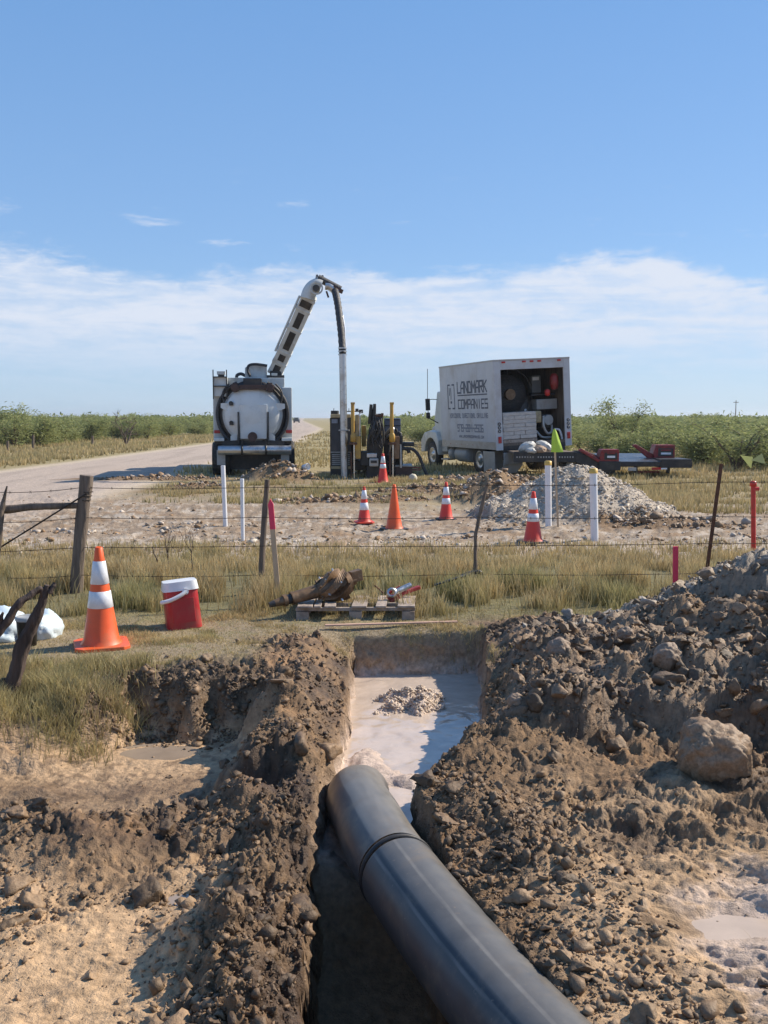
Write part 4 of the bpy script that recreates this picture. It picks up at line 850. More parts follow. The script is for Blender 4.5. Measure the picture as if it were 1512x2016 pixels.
MB().tube(spline([(-.08, 0, .75), (-.12, -.05, .45), (.0, -.05, .22), (.18, .0, .25), (.25, .1, .45)], 5), .04, 10).build('pipe', m_aluminium, pmp)
MB().tube(spline([(-.35, 0, .30), (-.2, -.02, .12), (.0, 0, .08), (.2, .1, .08)], 5), .035, 10).build('pipe', m_grey, pmp)
MB().tube(spline([(.30, 0, .32), (.40, -.12, .28), (.46, -.16, .0), (.48, -.16, -.38)], 5), .035, 10).build('drain_hose', m_pvc, pmp)
shf = bt_root('wall_shelf', 'grey shelf of tools on the right inner wall of the truck', 'shelf', .80, .6, Z0 + 1.35)
MB().box(-.35, .38, 0, .6, -.32, .0).build('cabinet', m_grey, shf, .02); MB().box(-.5, .3, 0, .5, .12, .17).build('shelf_board', m_black, shf); MB().box(-.45, -.12, .1, .4, .2, .75).build('gauge_panel', m_int, shf, .02); MB().box(-.42, -.2, .08, .099, .6, .7).build('gauge', m_aluminium, shf)
ext = bt_root('red_bag', 'red sack hanging high inside the truck doorway at the right', 'bag', .90, .3, Z0 + 1.62)
MB().lathe([(.001, 0), (.10, .03), (.14, .2), (.13, .4), (.08, .5), (.001, .52)], (.02, 0, 0), n=14).build('sack', m_redp, ext); MB().lathe([(.001, 0), (.08, .02), (.09, .18), (.001, .22)], (-.20, .05, -.18), n=12).build('pouch', m_redm, ext)
# ------------------------------------------------------------------ trailer behind the gravel heap
QY = 28.0; S3 = FPX / (QY * CA + .3)
trl = root('flatbed_trailer', 'low black equipment trailer with folded red ramps behind the gravel heap', 'trailer', (P(1180, 940, QY).x, QY, 0))
def Q(px, py): return ((px - 1180) / S3, (940 - py) / S3)
def QB(px0, px1, py0, py1, y0, y1, name, mat, bev=.01, parent=None):
    a = MB(); x0, z1 = Q(px0, py0); x1, z0 = Q(px1, py1); return a.box(x0, x1, y0, y1, z0, z1).build(name, mat, parent or trl, bev)
QB(1012, 1132, 889, 909, 0, .12, 'side_rail', m_black, .01); QB(1012, 1132, 889, 893, .12, 2.2, 'deck', m_oldwood, .005); QB(1012, 1130, 895, 905, 2.0, 2.1, 'side_rail', m_black)
for i in range(22):
    px = 1017 + i * 5.2
    if 1050 < px < 1056 or 1092 < px < 1098: continue
    QB(px, px + 2.2, 897.5, 900.5, -.012, -.001, 'stake_pocket', m_aluminium, 0)
MB().prism([Q(1132, 889), Q(1206, 908), Q(1206, 930), Q(1190, 932), Q(1132, 909)], 0, .14).build('gooseneck', m_black, trl, .02)
MB().prism([Q(1140, 887), Q(1148, 886), Q(1182, 905), Q(1176, 909)], -.06, .10).build('tail_plate', m_redp, trl, .01)
QB(1190, 1362, 908, 918, 0, 2.4, 'rear_frame', m_black, .02)
dk = M('worn_steel_deck', (.05, .06, .075), .35, .3, var=.4, scale=5, dirt=(.14, .12, .10), damt=.5)
x0, z0 = Q(1192, 908); x1, _ = Q(1345, 908); a = MB(); a.add([(x0, .02, z0 + .004), (x1, .02, z0 + .004), (x1 - .1, 2.35, z0 + .16), (x0 + .1, 2.35, z0 + .16)], [(0, 1, 2, 3)])
a.add([(x0, .02, z0 + .0), (x1, .02, z0), (x1, .02, z0 + .004), (x0, .02, z0 + .004)], [(0, 1, 2, 3)]); a.build('steel_deck', dk, trl)
def ramp(px0, px1, py0, py1, yy, lean):
    x0, z1 = Q(px0, py0); x1, z0 = Q(px1, py1); r = MB().prism([(x0 + .02, z0), (x1, z0), (x1, z1), (x0 + .05, z1), (x0 - .02, z0 + .15)], yy, yy + .5).build('ramp', m_redp, trl, .015)
    w_ = x1 - x0; MB().box(x0 + .12, x1 - .06, yy - .012, yy - .001, z0 + .08, z1 - .1).build('ramp_recess', m_black, r)
    MB().box(x0 + .2, x1 - .12, yy - .02, yy - .0125, z0 + .13, z0 + .19).build('reflector', m_refl, r); MB().box(x0 + .2, x1 - .12, yy - .03, yy - .0125, z0 + .24, z0 + .28).build('tread_bar', m_redp, r)
    MB().prism([(x0 - .62, z1 - .02), (x0 - .52, z1 + .02), (x0 + .02, z0 + .12), (x0 + .02, z0 - .04), (x0 - .1, z0 - .02)], yy + .1, yy + .22).build('ramp_arm', m_redp, trl, .01)
ramp(1180, 1217, 884, 909, -.05, 0); ramp(1303, 1345, 877, 905, .9, 0)
QB(1178, 1220, 907, 925, -.08, .3, 'ramp_hinge', m_black, .01); QB(1300, 1360, 903, 920, -.03, 1.2, 'ramp_hinge', m_black, .01)
QB(1236, 1252, 919, 926, -.01, .02, 'number_plate', m_aluminium, .003); QB(1282, 1300, 919, 924, -.02, .01, 'reflective_tape', m_red, 0); QB(1300, 1312, 919, 923, -.02, .01, 'reflective_tape', m_refl, 0)
QB(1185, 1215, 920, 936, .2, .5, 'axle_stand', m_black, .02)
for px in (1130, 1160):
    for yy in (.3, 1.9):
        wh = root('wheel', None, None); wh.parent = trl; x0, _ = Q(px, 0); wh.location = (x0, yy, .36)
        MB().lathe([(.2, -.12), (.36, -.12), (.38, -.08), (.38, .08), (.36, .12), (.2, .12)], (0, 0, 0), (0, 1, 0), 24).build('tyre', m_rubber, wh); MB().lathe([(.001, -.09), (.2, -.11), (.2, .11), (.001, .09)], (0, 0, 0), (0, 1, 0), 18).build('rim', m_grey, wh)
QB(1255, 1262, 918, 938, .4, .5, 'stand_leg', m_black, .005); QB(1320, 1326, 918, 932, .4, .5, 'stand_leg', m_black, .005)
QB(1262, 1305, 928, 931, .4, .46, 'crossbar', m_redp, .005)
# sacks on the trailer
m_sack = M('white_plastic_sack', (.55, .54, .50), .5, var=.2, scale=8, bump=.5, dirt=(.22, .20, .17), damt=.6)
m_sack2 = M('brown_paper_sack', (.36, .25, .17), .7, var=.2, scale=8, bump=.5)
def blob(name, label, cat, c, r, mat, seed, group=None, tilt=0, creases=.18, box=.0):
    v0, f0 = ico(4); v = v0.copy(); 
    if box: v = np.sign(v) * np.abs(v) ** (1 - box)
    d = 1 + creases * fbm(v[:, 0] * 1.3 + seed, v[:, 1] * 1.3 + v[:, 2] * 1.7, 1.6, 4, 600 + seed)
    v = v * d[:, None] * np.array(r); v[:, 2] = np.maximum(v[:, 2], -r[2] * .6)
    ct, st = math.cos(tilt), math.sin(tilt); vx = v[:, 0] * ct + v[:, 2] * st; vz = -v[:, 0] * st + v[:, 2] * ct; v = np.stack([vx, v[:, 1], vz], -1)
    o = build_mesh(name, v, f0, mat); o.location = c; return tag(o, label, cat, group)
for (px, py, rx, rz, mt, lb, yy, tl) in ((1038, 880, .26, .15, m_sack, 'crumpled white sack lying on the trailer, leftmost of the pile', .3, -.3), (1046, 888, .17, .10, m_sack, 'small pale sack at the bottom of the trailer pile', .1, .1),
        (1062, 886, .20, .13, m_sack2, 'brown open sack on the trailer between the white ones', .15, .0), (1072, 878, .26, .13, m_sack, 'cream sack on top of the trailer pile beside the lime flag', .5, .5)):
    p_ = P(px, py, QY + yy); blob('sack', lb, 'sack', p_, (rx, .2, rz), mt, px % 17, 'sacks piled on the trailer', tl)

# ------------------------------------------------------------------ traffic cones
def cone(px, py, h, mat, label, base_mat, bands, turn=0, tilt=0, oct_=True, dirty=False):
    x, y = G(px, py); r = root('traffic_cone', label, 'traffic cone', (x, y, Hh(x, y) - .005), (0, tilt, turn), 'traffic cones on the site'); k = h / .71
    n = 4; b = .185 * k
    MB().prism([(-b, -b + .05), (-b + .05, -b), (b - .05, -b), (b, -b + .05), (b, b - .05), (b - .05, b), (-b + .05, b), (-b, b - .05)], 0, .03 * k, 'z').build('base', base_mat, r, .006)
    def rad(z): return .125 * k * (1 - z / h) + .026 * k * (z / h)
    a = MB(); a.lathe([(rad(0) + .02, .03 * k), (rad(.02), .06 * k), (rad(h * .5), h * .5), (rad(h * .86), h * .86), (rad(h * .86) - .004, h * .88), (rad(h), h - .008), (rad(h) - .008, h), (rad(h) - .014, h - .02), (.001, h - .02)], n=32); a.build('cone_body', mat, r)
    for (t0, t1) in bands: MB().lathe([(rad(h * t0) + .0005, h * t0), (rad(h * t0) + .004, h * t0 + .002), (rad(h * t1) + .004, h * t1 - .002), (rad(h * t1) + .0005, h * t1)], n=32).build('reflective_band', m_refl, r)
    return r
STD = ((.42, .575), (.655, .87))
cone(200, 1272, .775, m_orange, 'large orange cone with two white bands on the grass beside the red cooler', m_orange, ((.40, .565), (.635, .86)), .35)
cone(717, 1031, .60, m_redor, 'small red cone with white bands, the shorter neighbour of the plain orange cone', m_redor, ((.36, .56), (.66, .90)), .2)
cone(776, 1041, .72, m_orange, 'plain orange cone with no white bands on the caliche track', m_black, (), .5)
cone(754, 950, .80, m_redor, 'red cone standing in front of the drilling rig', m_redor, ((.50, .64), (.68, .90)), .1)
cone(878, 1021, .66, m_redor, 'red cone with white bands and black base beside the dark soil ridge', m_black, STD, .1)
cone(1049, 1069, .72, m_redor, 'red cone with white bands in front of the pale gravel heap', m_black, STD, .3)

# ------------------------------------------------------------------ white posts and markers
def post(px0, py0, px1, py1, r_, mat, label, cap=None, name='marker_post', cat='marker post', group='white plastic marker posts', n=18):
    x, y = G(px0, py0); top = P(px1, py1, y); z = Hh(x, y); rt = root(name, label, cat, (x, y, z), group=group)
    b = Vector((top.x - x, 0, top.z - z)); MB().tube([Vector((0, 0, -.05)) - b * 0, b], r_, n).build('pipe', mat, rt)
    d = b.normalized()
    if cap: MB().tube([b - d * .055, b + d * .008, b + d * .015], [r_ + .006, r_ + .006, r_ * .7], n).build('cap', cap, rt)
    else: MB().tube([b - d * .01, b + d * .004], [r_ + .002, r_], n).build('rim', mat, rt)
    return rt
post(444, 1037, 439, 917, .036, m_pvc, 'taller white pipe post in front of the vacuum truck')
post(478, 1065, 476.5, 943, .028, m_pvc, 'thin white pipe post left of the weathered fence picket')
post(1080, 1038, 1079, 909, .052, m_pvc, 'white post with yellow cap beside the lime flag', m_capy)
post(1171, 1063, 1168, 924, .055, m_pvc, 'white post with yellow cap standing alone before the gravel heap', m_capy)
x, y = G(1099, 1040); fl = root('flag_stake', 'tall wooden lath with a lime green flag in front of the gravel heap', 'flag', (x, y, Hh(x, y)))
tp = P(1091, 848, y) - fl.location; MB().bar((0, 0, -.05), tuple(tp), .03, .012, Vector((0, 1, 0))).build('lath', m_wood, fl)
a = MB(); bl_ = P(1097, 890, y) - fl.location; h_ = tp.z; k = h_ - bl_.z; vs = []
nf = 9
for i in range(nf):
    for j in range(5):
        t = i / (nf - 1); wd_ = .012 + .085 * (1 - t) ** .7; u = (j / 4 - .5) * 2
        vs.append((bl_.x * (1 - t) + tp.x * t + u * wd_, -.02 - .03 * math.cos(u * 2.2) + .008 * math.sin(t * 9 + u * 4), bl_.z + (k + .03) * t))
a.add(vs, [(i * 5 + j, i * 5 + j + 1, (i + 1) * 5 + j + 1, (i + 1) * 5 + j) for i in range(nf - 1) for j in range(4)], True); a.build('flag_cloth', m_lime, fl)
# pink stakes and red markers
x, y = G(550, 1190); y = 8.9; sk = root('survey_stake', 'leaning wooden survey stake with a hot pink top beside the fence picket', 'stake', (P(550, 1185, y).x, y, Hh(0, y)))
b0 = Vector((0, 0, -.05)); t0 = P(532, 982, y) - sk.location; m0 = b0.lerp(t0, .73); MB().bar(b0, m0, .048, .02, Vector((0, 1, 0))).build('shaft', m_wood, sk)
MB().bar(m0, t0 - (t0 - m0).normalized() * .05, .05, .021, Vector((0, 1, 0))).build('painted_top', m_pink, sk); q0 = t0 - (t0 - m0).normalized() * .05
dn = (t0 - m0).normalized(); sdx = dn.cross(Vector((0, 1, 0))); a = MB(); a.add([q0 - sdx * .025 + Vector((0, s_, 0)) for s_ in (-.0105, .0105)] + [q0 + sdx * .025 + Vector((0, s_, 0)) for s_ in (.0105, -.0105)] + [t0 + Vector((0, -.0105, 0)), t0 + Vector((0, .0105, 0))], [(0, 3, 4), (1, 5, 2), (0, 4, 5, 1), (3, 2, 5, 4)]); a.build('pointed_tip', m_pink, sk)
y = 8.6; sk2 = root('pink_stake', 'short hot pink stake in the grass behind the spoil heap', 'stake', (P(1331, 1165, y).x, y, 0)); MB().bar((0, 0, -.1), tuple(P(1330, 1076, y) - sk2.location), .045, .02, Vector((0, 1, 0))).build('shaft', m_pink, sk2)
x, y = G(1484, 1085); y = 12.4; rm = root('pipeline_marker', 'upright red pipe marker with a knob behind the right spoil heap', 'marker', (P(1484, 1090, y).x, y, 0))
tp = P(1483, 950, y) - rm.location; MB().tube([(0, 0, -.1), tp], .03, 16).build('pipe', m_redm, rm); MB().lathe([(.001, 0), (.042, 0), (.042, .05), (.03, .07), (.001, .07)], tuple(tp - Vector((0, 0, .05))), n=16).build('pipe_cap', m_redm, rm)
MB().cyl(tuple(tp + Vector((.02, 0, -.08))), tuple(tp + Vector((.075, 0, -.08))), .025, n=12).build('side_knob', m_redm, rm)

# ------------------------------------------------------------------ barbed wire fence
FY = 9.5
fence = root('barbed_wire_fence', 'old barbed wire fence with weathered posts running across the grass', 'fence', (0, FY, 0))
def limb(name, pts, rads, mat, parent, n=12, seed=0, wob=.12, sub=3, off=Vector((0, 0, 0))):
    p = spline([Vector(q) - off for q in pts], sub * 3); kk = len(p); rr = [float(np.interp(i / (kk - 1), np.linspace(0, 1, len(rads)), rads)) for i in range(kk)]
    a = MB(); prev = None; vs = []
    for i, q in enumerate(p):
        d = (p[min(i + 1, kk - 1)] - p[max(i - 1, 0)]).normalized()
        r = d.cross(Vector((0, 1, 0))) if prev is None else prev - d * prev.dot(d); r.normalize(); prev = r; u = r.cross(d)
        for j in range(n):
            t = 2 * math.pi * j / n; w_ = 1 + wob * float(vnoise(np.array(j * 1.7 + seed), np.array(i * .22 + seed))) * 2.2 + wob * .5 * math.sin(j * 2.4 + seed)
            vs.append(q + (r * math.cos(t) + u * math.sin(t)) * rr[i] * w_)
    a.add(vs, [(i * n + j, i * n + (j + 1) % n, (i + 1) * n + (j + 1) % n, (i + 1) * n + j) for i in range(kk - 1) for j in range(n)], True)
    a.add(vs[-n:], [tuple(range(n))]); a.add(vs[:n], [tuple(range(n))[::-1]])
    return a.build(name, mat, parent)
OF = Vector((0, FY, 0))
F_ = lambda px, py, dy=0: P(px, py, FY + dy)
cp = limb('corner_post', [F_(149, 1215), F_(152, 1130), F_(161, 1030), F_(171, 936)], [.066, .062, .060, .062], m_oldwood, fence, 16, 2, .10, off=OF)
for k, (px, py) in enumerate(((170, 968), (168, 976), (166, 984))): MB().tube([F_(px - 13, py - 2, -.02) - OF, F_(px, py + 2, -.075) - OF, F_(px + 13, py, -.01) - OF], .005, 6).build('tie_wire', m_wire, fence)
limb('brace_rail', [F_(-60, 1012), F_(0, 1004), F_(80, 997), F_(158, 995)], [.045, .043, .036, .033], m_oldwood, fence, 10, 5, .15, off=OF)
limb('brace_post', [F_(-30, 1240, -.06), F_(-10, 1090, -.06), F_(0, 1025, -.06), F_(6, 990, -.06), F_(14, 957, -.06)], [.052, .05, .04, .022, .008], m_oldwood, fence, 9, 9, .2, off=OF)
limb('line_picket', [F_(515, 1200), F_(515, 1120), F_(520, 1030), F_(526, 944)], [.034, .031, .029, .026], m_oldwood, fence, 10, 12, .15, off=OF)
limb('crooked_stick', [F_(932, 1230), F_(934, 1160), F_(936, 1090), F_(938, 1046), F_(948, 1000), F_(960, 950)], [.020, .018, .018, .017, .017, .015], m_oldwood, fence, 9, 15, .3, off=OF)
b0, b1 = F_(1384, 1180) - OF, F_(1420, 913) - OF; a = MB(); a.bar(b0, b1, .036, .008, Vector((0, 1, 0))); a.bar(b0 + Vector((0, .015, 0)), b1 + Vector((0, .015, 0)), .008, .03, Vector((0, 1, 0)))
for i in range(12): q = b0.lerp(b1, .2 + i * .065); a.box(q.x - .012, q.x + .012, q.y - .012, q.y - .004, q.z - .006, q.z + .006)
a.build('steel_post', m_rust, fence)
MB().tube([F_(170, 972, -.06) - OF, F_(90, 1022, -.03) - OF, F_(0, 1078, 0) - OF, F_(-60, 1116, 0) - OF], .009, 6).build('brace_wire', m_wire, fence)
PX = [-700, 0, 160, 520, 940, 1402, 2100]
for k, row in enumerate(([1000, 970, 960, 959, 955, 949, 940], [1060, 1028, 1019, 1018, 1018, 1017, 1014], [1115, 1086, 1078, 1075, 1075, 1070, 1066], [1160, 1138, 1132, 1132, 1130, 1128, 1126])):
    pts = []; 
    for i in range(len(PX) - 1):
        m_ = max(4, int(abs(PX[i + 1] - PX[i]) / 40))
        for j in range(m_):
            t = j / m_; pts.append(F_(PX[i] * (1 - t) + PX[i + 1] * t, row[i] * (1 - t) + row[i + 1] * t + 3.2 * math.sin(math.pi * t) * (1 if k != 2 else .3) + rr_.uniform(-.4, .4), -.03) - OF)
    pts.append(F_(PX[-1], row[-1], -.03) - OF)
    a = MB(); a.tube(pts, .0032, 5, False); 
    L_ = 0
    for i in range(len(pts) - 1):
        seg = pts[i + 1] - pts[i]; nb = max(1, int(seg.length / .13))
        for j in range(nb):
            q = pts[i] + seg * ((j + .5) / nb); a.tube([q + Vector((-.004, -.012, -.012)), q + Vector((.004, .012, .012))], .0022, 4, False); a.tube([q + Vector((.006, .012, -.012)), q + Vector((-.004, -.012, .013))], .0022, 4, False)
    a.build('barbed_strand', m_wire, fence)
gal = root('prop_pole', 'grey metal pole leaning from the crooked fence stick down into the grass', 'pole', (0, FY, 0))
limb('pole', [F_(855, 1152, -.2), F_(890, 1141, -.15), F_(925, 1130, -.06)], [.011, .013, .014], m_int, gal, 8, 3, .05, off=OF); limb('pole_tip', [F_(905, 1136, -.09), F_(925, 1129, -.05), F_(943, 1126, -.03), F_(950, 1131, -.02)], [.02, .024, .022, .016], m_black, gal, 8, 3, .1, off=OF)
# far fence beyond the road
ff = root('far_fence', 'sparse row of dark fence posts at the edge of the scrub beyond the road', 'fence', (0, 50, 0))
for (px, pb_, pt) in ((65, 888, 856), (15, 890, 868), (182, 880, 858), (410, 852, 842)):
    x, y = G(px, pb_); p1 = P(px, pt, y) - Vector((0, 50, 0)); MB().tube([(x, y - 50, -.1), p1], .07, 8).build('post', m_oldwood, ff)

# ------------------------------------------------------------------ cooler
x, y = G(362, 1231); cl = root('drink_cooler', 'red cooler jug with a white lid and white swing handle on the grass', 'cooler', (x, y, Hh(x, y) - .01), (R(-4), R(-4.5), R(18)))
def rbox(w_, d_, z0, z1, r_=.05, t0=1.0, t1=1.0, n=5):
    a = MB(); rings = []
    for (z, t) in ((z0, t0), ((z0 + z1) / 2, (t0 + t1) / 2), (z1, t1)):
        ring = []
        for (sx, sy, st) in ((1, 1, 0), (-1, 1, 90), (-1, -1, 180), (1, -1, 270)):
            for i in range(n): an = R(st + 90 * i / (n - 1)); ring.append((sx * (w_ / 2 * t - r_) + r_ * math.cos(an), sy * (d_ / 2 * t - r_) + r_ * math.sin(an), z))
        rings.append(ring)
    m_ = len(rings[0]); vs = [q for g in rings for q in g]; a.add(vs, [(i * m_ + j, i * m_ + (j + 1) % m_, (i + 1) * m_ + (j + 1) % m_, (i + 1) * m_ + j) for i in range(2) for j in range(m_)], True); a.add(rings[0], [tuple(range(m_))[::-1]]); a.add(rings[-1], [tuple(range(m_))]); return a
rbox(.285, .27, 0, .325, .06, 1.02, .97).build('cooler_body', m_cool, cl, .008); rbox(.298, .285, .325, .40, .06, 1.0, .93).build('lid', m_coolw, cl, .014); rbox(.19, .012, .06, .26, .005).build('front_panel', m_cool, cl)
bpy.data.objects['front_panel'].location = (0, -.137, 0)
a = MB(); a.tube(spline([(-.16, -.10, .245), (-.165, -.16, .25), (-.10, -.178, .262), (-.02, -.176, .29), (.03, -.165, .315)], 4), .017, 8); a.build('handle', m_coolw, cl, 0)
MB().cyl((.03, -.135, .318), (.03, -.165, .318), .026, n=14).build('handle_pivot', m_coolw, cl)

# ------------------------------------------------------------------ pallet, reamer, swivel, lath
x, y = G(700, 1226); y = 8.25; pal = root('wooden_pallet', 'weathered grey wooden pallet with missing boards in the grass', 'pallet', (P(700, 1226, y).x, y, -.01), (R(-3), 0, R(1)))
for yy in (.02, .30, .62): MB().box(-.52, .52, yy, yy + .045, .085, .115).build('stringer', m_palletw, pal, .004)
for xx in (-.46, .0, .46):
    for yy in (.0, .29, .61): MB().box(xx - .055, xx + .055, yy, yy + .09, 0, .083).build('block', m_palletw, pal, .004)
for (xx, w_, tw) in ((-.44, .13, 0), (-.22, .10, .02), (.03, .13, -.04), (.22, .09, -.05), (.44, .15, -.06), (-.33, .06, 0)):
    MB().box(-w_ / 2, w_ / 2, -.02, .68, .117, .134, Matrix.Translation((xx, 0, 0)) @ Matrix.Rotation(tw, 4, 'Z')).build('deck_board', m_palletw, pal, .003)
rm_ = root('reamer', 'brown steel hole reamer with cutting blades lying on the pallet', 'drilling tool', (0, y, 0)); OFR = Vector((0, y, 0)); RY = y + .28
def RP(px, py, dy=0): return P(px, py, RY + dy) - OFR
ax0, ax1 = RP(530, 1191, -.25), RP(697, 1143, .12); adir = (ax1 - ax0).normalized(); AL = (ax1 - ax0).length
def seg(t0, t1, r0, r1, name, mat, n=18): return MB().tube([ax0 + adir * AL * t0, ax0 + adir * AL * t1], [r0, r1], n).build(name, mat, rm_)
seg(.0, .06, .022, .030, 'thread_tip', m_black); seg(.06, .16, .030, .040, 'shank', m_brown); seg(.16, .20, .052, .052, 'collar', m_brown); seg(.20, .25, .044, .044, 'shank', m_black); seg(.25, .29, .058, .058, 'collar', m_brown); seg(.29, .55, .055, .060, 'drive_shaft', m_brown, 24)
core = seg(.55, .92, .065, .085, 'core', m_brown, 24); seg(.88, .94, .10, .095, 'end_collar', m_brown, 24)
r1 = adir.cross(Vector((0, 0, 1))).normalized(); r2 = r1.cross(adir)
for k in range(5):   # helical blades
    a = MB(); vs = []; m_ = 16
    for i in range(m_):
        t = i / (m_ - 1); an = 2 * math.pi * k / 5 + t * 1.7 + .4; c_ = ax0 + adir * AL * (.55 + .34 * t); e = r1 * math.cos(an) + r2 * math.sin(an); e2 = r1 * math.cos(an + .62) + r2 * math.sin(an + .62); ro = .070 + .078 * math.sin(min(1, t * 1.3) * math.pi / 2)
        vs += [c_ + e * .05, c_ + e * ro, c_ + e2 * ro, c_ + e2 * .05]
    a.add(vs, [(i * 4 + j, i * 4 + (j + 1) % 4, (i + 1) * 4 + (j + 1) % 4, (i + 1) * 4 + j) for i in range(m_ - 1) for j in range(4)] + [(0, 1, 2, 3), tuple(range(4 * m_ - 4, 4 * m_))[::-1]], False); bl = a.build('cutter_blade', m_brown, rm_, .004)
    for i in range(1, m_ - 3, 3):
        t = i / (m_ - 1); an = 2 * math.pi * k / 5 + t * 1.7 + .4; ro = .070 + .078 * math.sin(min(1, t * 1.3) * math.pi / 2); c_ = ax0 + adir * AL * (.55 + .34 * t); e = r1 * math.cos(an + .1) + r2 * math.sin(an + .1)
        MB().tube([c_ + e * (ro - .01), c_ + e * (ro + .016)], [.012, .007], 7).build('carbide_tooth', m_brown if i % 2 else m_galv, bl)
a = MB(); e0 = ax0 + adir * AL * .94; a.tube([e0, e0 + adir * .06], .04, 14); a.box(-.035, .035, .0, .11, -.012, .09, Matrix.Translation(e0 + adir * .02) @ Matrix((r1, adir, r2)).transposed().to_4x4()); a.build('towing_lug', m_brown, rm_, .004)
# red tool
TY2 = 8.75; sw = root('pulling_swivel', 'small red and silver steel pulling tool lying in the grass behind the pallet', 'tool', (0, TY2, 0)); OFT = Vector((0, TY2, 0))
def TP(px, py, dy=0): return P(px, py, TY2 + dy) - OFT
m_redt = M('worn_red_paint', (.30, .03, .03), .5, var=.3, scale=20, dirt=(.12, .07, .05), damt=.7)
m_silver = M('scuffed_steel', (.45, .46, .48), .3, .8, var=.2, scale=20)
MB().bar(TP(764, 1177, -.1), TP(826, 1156, .1), .04, .035).build('tool_body', m_redt, sw, .006); MB().tube([TP(778, 1166, -.1), TP(808, 1152, .0)], .026, 12).build('steel_barrel', m_silver, sw)
MB().lathe([(.030, -.02), (.045, -.02), (.045, .02), (.030, .02)], tuple(TP(771, 1167, -.12)), (.2, -1, .5), 18).build('ring', m_silver, sw)
MB().bar(TP(768, 1184, -.12), TP(793, 1173, .0), .02, .03).build('tool_leg', m_redt, sw, .004); MB().tube([TP(755, 1168, 0), TP(742, 1156, 0), TP(738, 1153, .02)], .008, 6).build('spike', m_rust, sw); MB().bar(TP(765, 1168, .05), TP(787, 1155, .08), .016, .02).build('tool_arm', m_redm, sw)
x0, y0 = G(640, 1238); x1, y1 = G(900, 1230); lt = root('wooden_strip', 'long pale wooden strip lying flat in front of the pallet', 'board', (x0, y0, 0)); m_pinkw = M('pink_pine', (.52, .33, .24), .75, var=.2, scale=8, bump=.2)
MB().bar((0, 0, Hh(x0, y0) + .035), (x1 - x0, y1 - y0, Hh(x1, y1) + .035), .035, .012).build('strip', m_pinkw, lt)

# ------------------------------------------------------------------ plastic bags, bucket, dead stump on the left
m_bag = M('pale_blue_plastic', (.60, .70, .76), .4, var=.10, scale=6, bump=.5)
sy = 7.55
blob('plastic_bag', 'pale blue white plastic bag left of the leaning stump at the frame edge', 'bag', P(0, 1238, sy), (.21, .22, .17), m_bag, 4, 'full plastic bags behind the stump', 0, .24)
blob('plastic_bag', 'rounded white plastic bag right of the leaning stump beside the large cone', 'bag', P(86, 1238, sy + .1), (.145, .20, .155), m_bag, 9, 'full plastic bags behind the stump', .1, .22)
p_ = P(53, 1226, 7.3); bk = root('black_bucket', 'black bucket with a grey lid behind the leaning stump', 'bucket', (p_.x, p_.y, .0))
MB().lathe([(.001, 0), (.066, 0), (.078, p_.z + .01), (.084, p_.z + .02), (.084, p_.z + .03)], n=24).build('bucket_body', m_black, bk); MB().lathe([(.084, p_.z + .02), (.088, p_.z + .045), (.070, p_.z + .055), (.064, p_.z + .045), (.001, p_.z + .047)], n=24).build('bucket_lid', m_grey, bk)
GY = 6.05; x, y = G(25, 1365); st_ = root('dead_stump', 'dark leaning dead tree stump with a broken side branch at the left edge', 'stump', (P(20, 1370, GY).x, GY, 0)); OFS = Vector(st_.location)
K = lambda px, py, dy=0: P(px, py, GY + dy)
m_bark = M('dead_bark', (.075, .052, .042), .9, var=.6, scale=26, bump=1.0, stretch=(1, 1, .14))
limb('trunk', [K(4, 1400), K(26, 1340), K(46, 1270), K(66, 1225), K(82, 1190), K(93, 1152)], [.050, .046, .042, .036, .027, .016], m_bark, st_, 16, 3, .22, off=OFS)
limb('branch', [K(96, 1168), K(104, 1156, .01), K(108, 1147, .02)], [.018, .016, .010], m_bark, st_, 8, 7, .3, off=OFS)
limb('branch', [K(84, 1180), K(80, 1160, -.02), K(60, 1172, -.06), K(36, 1190, -.1), K(16, 1220, -.12), K(-10, 1255, -.14), K(-40, 1290, -.14)], [.016, .018, .021, .021, .024, .026, .028], m_bark, st_, 12, 11, .25, off=OFS)
limb('branch', [K(-12, 1250, -.14), K(-2, 1225, -.14), K(6, 1206, -.15)], [.03, .022, .008], m_bark, st_, 8, 17, .3, off=OFS)
limb('root_stub', [K(-4, 1400), K(4, 1360), K(8, 1335)], [.05, .04, .012], m_bark, st_, 9, 21, .3, off=OFS)

# ------------------------------------------------------------------ black pipe
def PIPE(r_): return r_
pts = [(1.42, .9, -.10), (.90, 1.75, -.12), (.388, 2.91, -.135), (.05, 3.84, -.12), (-.075, 4.40, -.150), (-.130, 4.75, -.205), (-.143, 5.00, -.270), (-.130, 5.17, -.33)]
m_hdpe = bpy.data.materials.new('grey_black_pipe'); m_hdpe.use_nodes = True; t = m_hdpe.node_tree; b = t.nodes['Principled BSDF']
vc = N(t, 'ShaderNodeVertexColor', layer_name='Col'); tcn = N(t, 'ShaderNodeTexCoord'); n1 = N(t, 'ShaderNodeTexNoise'); n1.inputs['Scale'].default_value = 9; n1.inputs['Detail'].default_value = 9; n1.inputs['Roughness'].default_value = .7
t.links.new(tcn.outputs['Object'], n1.inputs['Vector']); sc_ = N(t, 'ShaderNodeVectorMath', operation='SCALE'); t.links.new(vc.outputs[0], sc_.inputs[0]); t.links.new(maprange(t, n1.outputs[0], .3, .7, .82, 1.18, False), sc_.inputs[3])
n2 = N(t, 'ShaderNodeTexNoise'); n2.inputs['Scale'].default_value = 55; n2.inputs['Detail'].default_value = 6; t.links.new(tcn.outputs['Object'], n2.inputs['Vector'])
